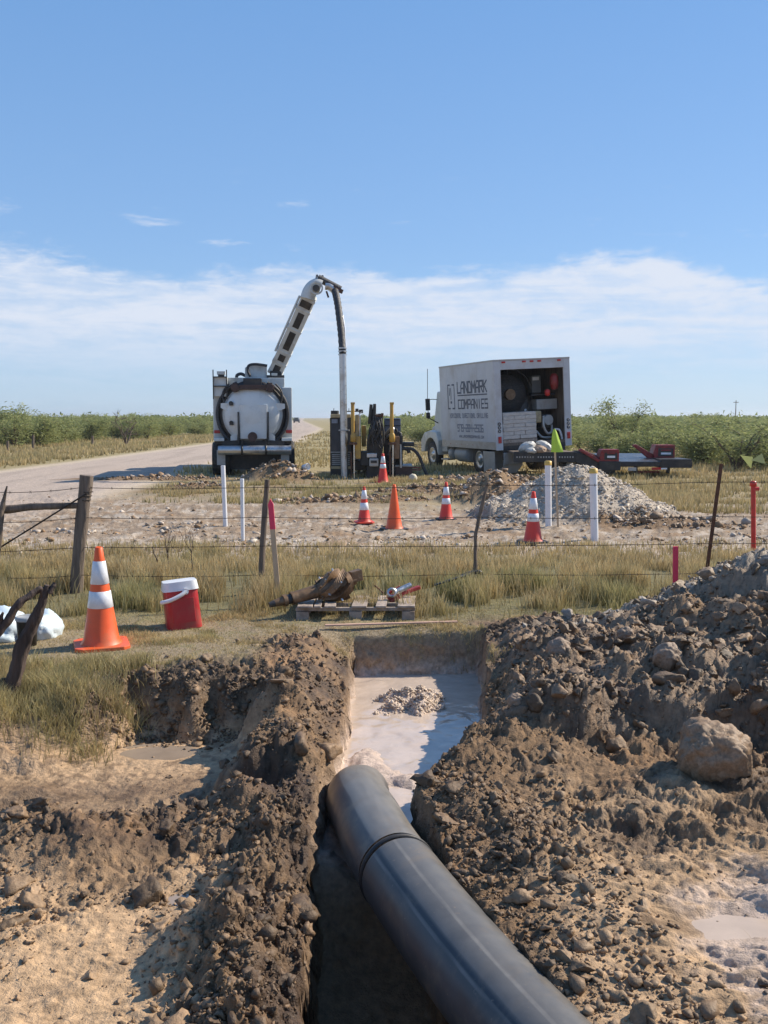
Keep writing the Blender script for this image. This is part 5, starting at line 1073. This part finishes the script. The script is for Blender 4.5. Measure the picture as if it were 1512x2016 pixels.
sp_ = N(t, 'ShaderNodeMix', data_type='RGBA'); t.links.new(maprange(t, n2.outputs[0], .66, .74, 0, .7), sp_.inputs[0]); t.links.new(sc_.outputs[0], sp_.inputs[6]); sp_.inputs[7].default_value = (.22, .17, .13, 1)
n3 = N(t, 'ShaderNodeTexNoise'); n3.inputs['Scale'].default_value = 3.2; n3.inputs['Detail'].default_value = 12; n3.inputs['Roughness'].default_value = .72; n3.inputs['Distortion'].default_value = .6; t.links.new(tcn.outputs['Object'], n3.inputs['Vector'])
sm = N(t, 'ShaderNodeMix', data_type='RGBA'); t.links.new(maprange(t, n3.outputs[0], .48, .70, 0, .75), sm.inputs[0]); t.links.new(sp_.outputs[2], sm.inputs[6]); sm.inputs[7].default_value = (.17, .135, .10, 1)
t.links.new(sm.outputs[2], b.inputs['Base Color']); t.links.new(maprange(t, n1.outputs[0], .3, .7, .30, .48, False), b.inputs['Roughness']); b.inputs['Specular IOR Level'].default_value = .42
def pipe_mesh(name, path, rad_, parent, dusty, n=220, stripe=None):
    k = len(path); V = []; Cn = []; prev = Vector((0, 0, 1)); s_len = 0
    for i, q in enumerate(path):
        d = (path[min(i + 1, k - 1)] - path[max(i - 1, 0)]).normalized(); u = prev - d * prev.dot(d); u.normalize(); prev = u; r = d.cross(u)
        if i: s_len += (path[i] - path[i - 1]).length
        rr = rad_[i] if isinstance(rad_, list) else rad_
        for j in range(n):
            an = 2 * math.pi * j / n; V.append(q + (u * math.cos(an) + r * math.sin(an)) * rr)
            deg = (math.degrees(an) + 180) % 360 - 180        # 0 at the top, + to the viewer's right or left
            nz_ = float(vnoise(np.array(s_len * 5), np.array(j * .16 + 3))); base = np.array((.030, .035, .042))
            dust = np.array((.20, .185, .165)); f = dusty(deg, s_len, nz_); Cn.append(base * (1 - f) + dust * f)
    F = [(i * n + j, i * n + (j + 1) % n, (i + 1) * n + (j + 1) % n, (i + 1) * n + j) for i in range(k - 1) for j in range(n)]
    return build_mesh(name, np.array([q[:] for q in V]), np.array(F), m_hdpe, np.array(Cn), parent=parent)
full = spline(pts, 14); jt = min(range(len(full)), key=lambda i: (full[i] - Vector(pts[3])).length)
pr_ = root('plastic_pipe', 'large grey black plastic pipe running out of the water filled trench', 'pipe', (0, 0, 0))
def sstep(a, b_, v): t_ = min(1, max(0, (v - a) / (b_ - a))); return t_ * t_ * (3 - 2 * t_)
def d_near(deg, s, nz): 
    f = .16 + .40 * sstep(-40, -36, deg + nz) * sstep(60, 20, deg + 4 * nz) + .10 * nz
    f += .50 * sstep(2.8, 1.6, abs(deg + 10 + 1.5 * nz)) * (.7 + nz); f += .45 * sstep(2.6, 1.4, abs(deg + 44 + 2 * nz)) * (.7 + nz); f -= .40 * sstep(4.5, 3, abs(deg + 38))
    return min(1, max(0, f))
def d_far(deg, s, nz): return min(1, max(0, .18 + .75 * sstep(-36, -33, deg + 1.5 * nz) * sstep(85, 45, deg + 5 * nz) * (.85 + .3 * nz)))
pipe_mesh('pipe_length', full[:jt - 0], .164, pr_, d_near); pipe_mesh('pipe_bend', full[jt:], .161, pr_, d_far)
inner = full[-10:]; pipe_mesh('pipe_bore', inner[::-1], .140, pr_, lambda a_, b_, c_: 0)
e_ = full[-1]; dE = (full[-1] - full[-2]).normalized(); MB().lathe([(.140, 0), (.161, 0)], tuple(e_), tuple(dE), 72).build('cut_end', m_hose, pr_)
dj = (full[jt] - full[jt - 1]).normalized(); MB().lathe([(.158, -.009), (.167, -.007), (.168, 0), (.167, .007), (.158, .009)], tuple((full[jt] + full[jt - 1]) / 2), tuple(dj), 72).build('weld_bead', m_black, pr_)

# ------------------------------------------------------------------ boulder, white items, far vehicle, poles
bp_ = P(1404, 1500, 4.55); v0, f0 = ico(5)
d = 1 + .30 * fbm(v0[:, 0] + 3, v0[:, 1] + v0[:, 2] * .7, 1.3, 6, 701, .55) + .07 * billow(v0[:, 0] * 2 + v0[:, 2], v0[:, 1] * 2, 3, 4, 707)
vb = np.sign(v0) * np.abs(v0) ** .85 * d[:, None] * np.array((.17, .16, .155)); vb[:, 2] += .18 * vb[:, 0] * 0
bc = np.tile(np.array((.25, .165, .10)), (len(vb), 1)); bo = build_mesh('boulder', vb, f0, cmat, bc); bo.location = (bp_.x, 4.55, .115); tag(bo, 'large round clod of pale brown earth in front of the right spoil heap', 'boulder')
for (px, py, sz, sd_) in ((1310, 1452, .085, 3), (1098, 1382, .08, 5), (1230, 1350, .06, 8), (1015, 1500, .05, 9)):
    yy = 5.2 + (1500 - py) * .008; q = P(px, py, yy); o = build_mesh('earth_clod', v0 * (1 + .2 * fbm(v0[:, 0] + sd_, v0[:, 1] + v0[:, 2], 1.5, 5, 700 + sd_))[:, None] * sz, f0, cmat, np.tile(np.array((.25, .175, .12)), (len(v0), 1))); o.location = (q.x, yy, Hh(q.x, yy) + sz * .3)
    tag(o, {3: 'brown clod lying just above the largest boulder', 5: 'clod at the lip of the pit below the spoil heap', 8: 'smaller clod on the middle of the spoil heap face', 9: 'low clod at the foot of the spoil heap near the water'}[sd_], 'clod', 'loose clods on the spoil heap')
x, y = G(597, 944); bkt = root('white_bucket', 'small white bucket lying on its side right of the vacuum truck', 'bucket', (x, y, Hh(x, y)), (R(80), 0, R(50))); bkt.scale = (.75, .75, .75)
MB().lathe([(.001, 0), (.10, 0), (.125, .26), (.118, .26), (.095, .02)], n=20).build('pail', m_coolw, bkt); MB().lathe([(.118, .24), (.132, .24), (.132, .265), (.118, .265)], n=20).build('pail_rim', m_coolw, bkt)
x, y = G(813, 948); bkt.location.z += .1; o = blob('pale_stone', 'round pale stone in the grass below the drill supply hose', 'stone', (x, y, Hh(x, y) + .08), (.12, .11, .13), M('pale_limestone', (.55, .50, .38), .85, scale=9), 5, None, 0, .12)
tr_ = root('distant_car', 'tiny dark car far away on the gravel road', 'car', (P(584, 829, 330).x, 330, 0)); MB().prism([(-.95, .4), (.95, .4), (.95, 1.1), (.75, 1.2), (.6, 1.75), (-.6, 1.75), (-.75, 1.2), (-.95, 1.1)], -2, 2).build('car_body', m_navy, tr_, .05); MB().box(-.6, .6, -2.02, -2.0, 1.2, 1.65).build('rear_window', m_glass, tr_)
for s in (-1, 1):
    for yy in (-1.4, 1.4): MB().cyl((s * .95, yy, .33), (s * .7, yy, .33), .33, n=14).build('wheel', m_rubber, tr_)
for (px, pt, lb) in ((1198, 793, 'thin distant pole rising above the scrub right of the box truck'), (1448, 788, 'distant utility pole near the right edge above the scrub')):
    yy = 330; q = P(px, 822, yy); p1 = P(px, pt, yy); up = root('utility_pole', lb, 'pole', (q.x, yy, 0)); MB().cyl((0, 0, 0), (0, 0, p1.z), .20, .13, 8).build('pole_shaft', m_oldwood, up); MB().box(-.9, .9, -.08, .08, p1.z - .8, p1.z - .6).build('crossarm', m_oldwood, up)
# dead weeds in front of the track
for (px, pb_, pt, sd_, lb) in ((380, 1115, 1018, 3, 'taller bare brown weed with forked twigs before the track'), (332, 1105, 1015, 8, 'thin bare brown weed left of the forked one'), (312, 1135, 1068, 12, 'short bare weed stalk in the dry grass near the cooler')):
    yy = 10.6; q = P(px, pb_ + 40, yy); wd = root('dead_weed', lb, 'weed', (q.x, yy, 0), group='dead weeds by the fence'); rq = random.Random(sd_); hh = P(px, pt, yy).z
    def twig(p, d, l, r_, lev):
        p1 = p + d * l; MB().tube([p, p + d * l * .5 + Vector((rq.uniform(-.01, .01), 0, 0)), p1], [r_, r_ * .85, r_ * .6], 5).build('stem', m_bark, wd)
        if lev < 3:
            for k in range(2 if lev else 3): twig(p + d * l * rq.uniform(.55, 1), (d + Vector((rq.uniform(-.55, .55), rq.uniform(-.4, .4), rq.uniform(0, .4)))).normalized(), l * rq.uniform(.45, .75), r_ * .6, lev + 1)
    twig(Vector((0, 0, 0)), Vector((rq.uniform(-.08, .08), 0, 1)).normalized(), hh * .5, .006, 0)

# ------------------------------------------------------------------ grass (uncountable)
gr_m = vcol_mat('grass_blade', rough=.7, nscale=3, nvar=.25, bumps=(), trans=.3, spec=.15)
def blades(name, x, y, h, wd, cb, ct, lean=.45, simple=False, label=None):
    n = len(x); z = height(x, y, True) - .01; a = rng.uniform(0, 6.28, n); f = rng.uniform(0, 6.28, n); ln = h * rng.uniform(.1, lean, n)
    wx, wy = np.cos(f) * wd, np.sin(f) * wd * .6; bx, by = np.cos(a) * ln, np.sin(a) * ln
    def pt(t, w_, s): return np.stack([x + bx * t * t + s * wx * w_, y + by * t * t + s * wy * w_, z + h * t], -1)
    if simple: V = np.stack([pt(0, 1, -1), pt(0, 1, 1), pt(1, 0, 0)], 1); F0 = np.array([[0, 1, 2]]); tt_ = [0, 0, 1]
    else: V = np.stack([pt(0, 1, -1), pt(0, 1, 1), pt(.55, .8, 1), pt(.55, .8, -1), pt(1, 0, 0)], 1); F0 = np.array([[0, 1, 2], [0, 2, 3], [3, 2, 4]]); tt_ = [0, 0, .55, .55, 1]
    nv = V.shape[1]; F = (F0[None] + (np.arange(n) * nv)[:, None, None]).reshape(-1, 3); tt_ = np.array(tt_)[None, :, None]
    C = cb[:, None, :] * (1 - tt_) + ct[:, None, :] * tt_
    o = build_mesh(name, V.reshape(-1, 3), F, gr_m, C.reshape(-1, 3), smooth=False); return tag(o, label, kind='stuff')
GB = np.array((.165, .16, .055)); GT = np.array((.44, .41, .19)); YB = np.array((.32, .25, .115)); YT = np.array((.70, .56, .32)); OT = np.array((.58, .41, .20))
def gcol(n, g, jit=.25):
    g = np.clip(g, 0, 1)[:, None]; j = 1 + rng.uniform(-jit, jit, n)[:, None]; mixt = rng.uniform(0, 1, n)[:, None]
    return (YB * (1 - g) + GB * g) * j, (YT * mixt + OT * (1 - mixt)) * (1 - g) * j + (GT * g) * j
def notmud(x, y): return (1 - mudmask(x, y)) * (1 - trench(x, y))
def clump(x, y, f, s, lo=-.1, hi=.3): return ss(lo, hi, fbm(x, y, f, 3, s))
def gz(name, n, x0, x1, y0, y1, mask, hfun, wd, gfun, simple=False, label=None, jit=.25, lean=.45):
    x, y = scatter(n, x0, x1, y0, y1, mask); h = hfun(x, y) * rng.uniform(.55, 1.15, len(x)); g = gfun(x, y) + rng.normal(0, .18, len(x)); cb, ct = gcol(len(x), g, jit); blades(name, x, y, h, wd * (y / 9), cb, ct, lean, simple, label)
fence_edge = lambda x, y: ss(8.25, 8.7, y + .35 * fbm(x, y, 1.5, 3, 801) + .45 * np.exp(-((x + .2) / .9) ** 2) * 0)
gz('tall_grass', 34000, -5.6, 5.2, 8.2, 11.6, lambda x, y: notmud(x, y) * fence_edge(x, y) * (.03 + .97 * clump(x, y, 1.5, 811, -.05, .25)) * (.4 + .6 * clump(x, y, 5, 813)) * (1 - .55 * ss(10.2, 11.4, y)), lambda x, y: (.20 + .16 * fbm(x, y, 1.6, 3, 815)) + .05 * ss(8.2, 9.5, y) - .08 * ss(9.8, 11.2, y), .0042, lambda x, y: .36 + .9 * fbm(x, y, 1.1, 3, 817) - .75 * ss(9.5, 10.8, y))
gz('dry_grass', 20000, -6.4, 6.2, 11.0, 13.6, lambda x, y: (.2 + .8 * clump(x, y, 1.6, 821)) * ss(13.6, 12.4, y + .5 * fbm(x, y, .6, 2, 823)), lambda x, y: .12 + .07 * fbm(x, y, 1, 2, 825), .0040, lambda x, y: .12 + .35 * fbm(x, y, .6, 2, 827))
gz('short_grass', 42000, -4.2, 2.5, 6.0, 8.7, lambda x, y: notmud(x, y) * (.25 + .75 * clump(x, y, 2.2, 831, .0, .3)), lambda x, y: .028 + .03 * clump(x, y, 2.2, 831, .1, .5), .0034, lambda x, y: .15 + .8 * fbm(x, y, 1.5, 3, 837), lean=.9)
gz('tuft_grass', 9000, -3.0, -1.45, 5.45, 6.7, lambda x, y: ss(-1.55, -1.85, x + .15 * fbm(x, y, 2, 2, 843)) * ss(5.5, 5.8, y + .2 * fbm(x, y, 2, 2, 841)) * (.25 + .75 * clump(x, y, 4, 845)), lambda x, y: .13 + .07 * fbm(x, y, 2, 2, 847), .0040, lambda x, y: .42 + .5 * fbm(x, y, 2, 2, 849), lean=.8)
gz('stump_grass', 700, -2.5, -1.9, 5.75, 6.2, lambda x, y: np.ones_like(x), lambda x, y: .16 + 0 * x, .0040, lambda x, y: .5 + 0 * x, lean=.9)
gz('dry_stalks', 1300, -2.6, 3.2, 2.3, 8.0, lambda x, y: mudmask(x, y) * (1 - trench(x, y)), lambda x, y: .022 + 0 * x, .0016, lambda x, y: -.2 + 0 * x, lean=4.5)
gz('field_grass', 24000, -7, 9.5, 19.6, 30, lambda x, y: (1 - roadmask(x, y)) * (1 - dirtm(x, y)) * (.03 + .97 * clump(x, y, .55, 851, .0, .25)) * ss(-5.6, -4.0, x + (y - 20) * .1), lambda x, y: .13 + .05 * fbm(x, y, .6, 2, 853), .0062, lambda x, y: .30 + .5 * fbm(x, y, .35, 2, 855), True)
gz('right_field_grass', 16000, 3.8, 17, 17.5, 40, lambda x, y: clump(x, y, .8, 861, -.2, .2) * ss(4, 6, x), lambda x, y: .20 + .10 * fbm(x, y, .6, 2, 863), .0065, lambda x, y: .15 + .5 * fbm(x, y, .35, 2, 865), True)
gz('verge_grass', 22000, -34, -11.5, 26, 95, lambda x, y: (1 - roadmask(x, y)) * ss(.6, 1.6, road_c(y) - road_w(y) - x) * (.2 + .8 * clump(x, y, .45, 871)), lambda x, y: .26 + .12 * fbm(x, y, .4, 2, 873), .0075, lambda x, y: .22 + .6 * fbm(x, y, .2, 2, 875), True)
gz('prairie_grass', 18000, -7.5, 20, 30, 120, lambda x, y: (1 - roadmask(x, y)) * clump(x, y, .3, 881, -.2, .1), lambda x, y: .20 + .1 * fbm(x, y, .3, 2, 883), .0085, lambda x, y: .12 + .4 * fbm(x, y, .15, 2, 885), True)

# ------------------------------------------------------------------ mesquite scrub
leaf_m = vcol_mat('mesquite_leaf', rough=.65, nscale=1.5, nvar=.2, bumps=(), trans=.42, spec=.2)
bark_m = M('mesquite_bark', (.11, .08, .062), .9, var=.35, scale=8)
def bush_proto(seed, open_=0.0, nleaf=2600, h=2.2, wide=1.5, dead=False, lsz=1.0):
    rq = np.random.default_rng(seed); a = MB(); tips = []
    for s in range(int(rq.integers(5, 9))):
        an = rq.uniform(0, 6.28); out_ = rq.uniform(.25, 1.0) * wide; hh = h * rq.uniform(.6, 1.0); p = [Vector((rq.uniform(-.1, .1), rq.uniform(-.1, .1), -.05))]
        for k in range(1, 5):
            t = k / 4; p.append(Vector((math.cos(an) * out_ * t ** 1.2 + rq.uniform(-.12, .12), math.sin(an) * out_ * t ** 1.2 + rq.uniform(-.12, .12), hh * t ** .85)))
        a.tube(p, [.055, .045, .032, .02, .008], 6, False); 
        for k in range(6):
            t = rq.uniform(.35, 1); i = min(3, int(t * 4)); b0 = p[i].lerp(p[i + 1], t * 4 - i if i < 3 else .9); d = Vector((rq.uniform(-1, 1), rq.uniform(-1, 1), rq.uniform(-.1, .8))).normalized(); L__ = rq.uniform(.3, .75); b1 = b0 + d * L__
            a.tube([b0, b0.lerp(b1, .5) + Vector((0, 0, .05)), b1], [.018, .012, .004], 4, False); tips.append((b0.lerp(b1, .55), .5)); tips.append((b1, .5))
            if dead:
                for q in range(4):
                    d2 = (d + Vector((rq.uniform(-.8, .8), rq.uniform(-.8, .8), rq.uniform(-.3, .8)))).normalized(); a.tube([b0.lerp(b1, .6), b0.lerp(b1, .6) + d2 * .4], [.009, .003], 3, False)
        tips.append((p[-1], .4))
    lv = None
    if nleaf:
        c = np.array([t[0][:] for t in tips]); n = nleaf; ti = rq.integers(0, len(c), n); cen = c[ti] + rq.normal(0, .17 + .05 * (1 - open_), (n, 3)) * np.array((1.25, 1.25, .8)); low_ = rq.random(n) < .30 * (1 - open_); cen[low_, 2] *= rq.uniform(.1, .8, low_.sum()); cen[:, 2] = np.maximum(cen[:, 2], .06 + rq.uniform(0, .2, n))
        d = rq.normal(size=(n, 3)); d[:, 2] *= .6; d /= np.linalg.norm(d, axis=1)[:, None]; u = np.cross(d, rq.normal(size=(n, 3))); u /= np.linalg.norm(u, axis=1)[:, None] + 1e-6
        L1 = rq.uniform(.05, .12, n)[:, None] * lsz; W1 = rq.uniform(.018, .036, n)[:, None] * lsz
        V = np.stack([cen - d * L1, cen + u * W1, cen + d * L1, cen - u * W1], 1).reshape(-1, 3); F = (np.array([[0, 1, 2], [0, 2, 3]])[None] + (np.arange(n) * 4)[:, None, None]).reshape(-1, 3)
        tone = rq.uniform(0, 1, len(c))[ti]; gcol_ = np.array((.20, .235, .085)) * (1 - tone[:, None]) + np.array((.38, .39, .17)) * tone[:, None]; gcol_ = gcol_ * rq.uniform(.75, 1.25, n)[:, None]
        lv = (V, F, np.repeat(gcol_, 4, 0))
    return a, lv
protos = []
for i, (op, nl, h, wd_) in enumerate(((0, 5200, 1.9, 1.5), (.1, 4600, 2.1, 1.4), (.4, 3600, 2.1, 1.7), (0, 5200, 1.6, 1.7), (.7, 2200, 2.4, 1.5), (.2, 4400, 1.8, 1.3))):
    a, lv = bush_proto(40 + i, op, nl, h, wd_); root_ = bpy.data.objects.new('mesquite_bush', None)
    st = a.build('stems', bark_m); cr = build_mesh('crown', lv[0], lv[1], leaf_m, lv[2], smooth=False); protos.append((st.data, cr.data)); bpy.data.objects.remove(st); bpy.data.objects.remove(cr)
def put_bush(x, y, k, sc, rz, label, group, name='mesquite_bush', cat='bush'):
    e = bpy.data.objects.new(name, None); COL.objects.link(e); e.location = (x, y, -.03); e.rotation_euler = (0, 0, rz); e.scale = sc; tag(e, label, cat, group)
    for nm, md_ in (('stems', protos[k][0]), ('crown', protos[k][1])):
        if md_ is None: continue
        o = bpy.data.objects.new(nm, md_); COL.objects.link(o); o.parent = e
    return e
rb = random.Random(21); placed = []; BL = []
def left_ok(x, y): return x < -(22.0 - (y - 52) * .11) + 1.0 * math.sin(y * .35) and x > -.43 * y - 2
def right_edge(x): return np.interp(x, [1, 3, 6, 10, 14.5, 20], [70, 62, 50, 38, 31, 28])
def right_ok(x, y): return x > -.055 * y + 3.2 and x < .44 * y + 2 and y > right_edge(x)
LOOK = ('dense rounded', 'upright leafy', 'spreading light', 'low wide', 'open twiggy', 'small bushy')
def bush_zone(px, y):
    z_ = 'past the road by left edge' if px < 120 else 'past the road near bare shrub' if px < 300 else 'past the road beside vacuum truck' if px < 420 else 'between drill and box truck' if px < 870 else 'hidden beyond the box truck' if px < 1125 else 'above the trailer ramps' if px < 1360 else 'right of the trailer'
    return z_, 'front row' if y < (75 if px < 420 else 45) else 'rear rows'
def fill(n, okf, yr, xr, dist, label, group, dense_front=True):
    c = 0; tries = 0
    while c < n and tries < 60000:
        tries += 1; y = yr[0] * (yr[1] / yr[0]) ** rb.random(); x = rb.uniform(xr[0] * y, xr[1] * y)
        if not okf(x, y): continue
        d_ = dist * (1 + .006 * y)
        if any((x - a_) ** 2 + (y - b_) ** 2 < d_ * d_ for a_, b_ in placed): continue
        placed.append((x, y)); s = rb.uniform(.75, 1.05); k_ = rb.randrange(6); px_ = 756 + x / y * 1900; e_ = put_bush(x, y, k_, (s * rb.uniform(.9, 1.2), s * rb.uniform(.9, 1.2), s * rb.uniform(.80, .98) * (.70 if y < 55 else .84)), rb.uniform(0, 6.28), 'bush', group); BL.append((px_, k_, x, y, e_)); c += 1
fill(135, left_ok, (50, 125), (-.46, -.1), 1.35, 'green mesquite bush in the scrub beyond the gravel road, left of the trucks', 'mesquite scrub beyond the road')
fill(150, right_ok, (30, 110), (-.06, .46), 1.35, 'green mesquite bush in the scrub behind the drill, box truck and trailer', 'mesquite scrub behind the trailer')
cnt_ = {}
for (px_, k_, x, y, e_) in sorted(BL, key=lambda q: q[0]):
    z_ = bush_zone(px_, y); cnt_[z_] = cnt_.get(z_, 0) + 1; n_ = cnt_[z_]
    od = {1: 'first', 2: 'second', 3: 'third', 4: 'fourth', 5: 'fifth', 6: 'sixth', 7: 'seventh', 8: 'eighth', 9: 'ninth', 10: 'tenth'}.get(n_, '%d%s' % (n_, {1: 'st', 2: 'nd', 3: 'rd'}.get(n_ % 10 if n_ not in (11, 12, 13) else 0, 'th')))
    e_['label'] = '%s mesquite, %s from left in %s %s' % (LOOK[k_], od, z_[1], z_[0])
# bare and taller individuals
a, _ = bush_proto(77, .9, 0, 2.4, 1.2, True); s_ = a.build('branches', bark_m); bare = s_.data; bpy.data.objects.remove(s_); protos.append((bare, None))
bx_, by_ = G(228, 880); put_bush(bx_, 60, 6, (1.0, 1.0, .98), .5, 'bare grey leafless shrub sticking out of the scrub left of the road', None, 'bare_shrub', 'shrub')
put_bush(P(1105, 900, 40).x + 6.5, 38, 4, (1.1, 1.1, .66), 2.0, 'open branched mesquite with dark limbs behind the trailer ramps', None, 'mesquite_tree', 'tree')
put_bush(P(1228, 860, 44).x, 44, 4, (.8, .8, .95), 1.0, 'tall thin mesquite rising above the scrub right of the box truck', None, 'mesquite_tree', 'tree')
put_bush(P(1440, 900, 33).x, 32.5, 4, (.9, .9, .60), 4.0, 'sparse mesquite at the near edge of the scrub by the right frame edge', None, 'mesquite_tree', 'tree')
put_bush(P(25, 860, 62).x, 61, 1, (1.3, 1.3, .98), 4.0, 'tall dark mesquite at the far left rising above the scrub', None, 'mesquite_tree', 'tree')
# far scrub, one mass to the horizon
n = 5000; yy = 1 / rng.uniform(1 / 1500, 1 / 118, n); xx = rng.uniform(-.62, .62, n) * yy
ya = rng.uniform(42, 118, 500); yb = rng.uniform(27, 118, 500); xx = np.concatenate([xx, -rng.uniform(.46, 1.0, 500) * ya, rng.uniform(.46, 1.0, 500) * yb]); yy = np.concatenate([yy, ya, yb])
gap = (xx > road_c(yy) - 6) & (xx < -.055 * yy + 3.2); xx = xx[~gap]; yy = yy[~gap]; n = len(xx); hh = rng.uniform(1.3, 2.15, n) + (rng.uniform(0, 1, n) < .05) * .7
m_ = 60; ww = rng.uniform(1.3, 2.4, n) * (1 + yy / 400); u = rng.normal(size=(n, m_, 3)); u /= np.linalg.norm(u, axis=2)[..., None]; u[..., 2] = np.abs(u[..., 2]); rad_ = rng.uniform(.55, 1.02, (n, m_))[..., None]
cen = u * rad_ * np.stack([ww, ww, hh], -1)[:, None, :] + np.stack([xx, yy, np.zeros(n)], -1)[:, None, :]
d = rng.normal(size=(n, m_, 3)); d /= np.linalg.norm(d, axis=2)[..., None]; v = rng.normal(size=(n, m_, 3)); L1 = (.20 + yy / 900)[:, None, None]
V = np.stack([cen + d * L1, cen + v * L1 * .6, cen - d * L1 * .8], 2).reshape(-1, 3); V[:, 2] = np.maximum(V[:, 2], .02); F = np.arange(len(V)).reshape(-1, 3)
tone = np.repeat(rng.uniform(.8, 1.2, n), m_ * 3)[:, None]; o = build_mesh('far_scrub', V, F, leaf_m, np.array((.25, .28, .12)) * tone, smooth=False); tag(o, kind='stuff')

# ------------------------------------------------------------------ thin air haze
hz = MB().box(-1500, 1500, -420, 5000, -2.5, 14).build('haze', m_white); hz.data.materials.clear(); hm = bpy.data.materials.new('haze_volume'); hm.use_nodes = True; t = hm.node_tree; t.nodes.clear()
ou = N(t, 'ShaderNodeOutputMaterial'); pv = N(t, 'ShaderNodeVolumePrincipled'); pv.inputs['Density'].default_value = .0003; pv.inputs['Color'].default_value = (.85, .92, 1, 1); pv.inputs['Anisotropy'].default_value = .3
t.links.new(pv.outputs[0], ou.inputs['Volume']); hz.data.materials.append(hm); tag(hz, kind='stuff')
print('done', len(bpy.data.objects))
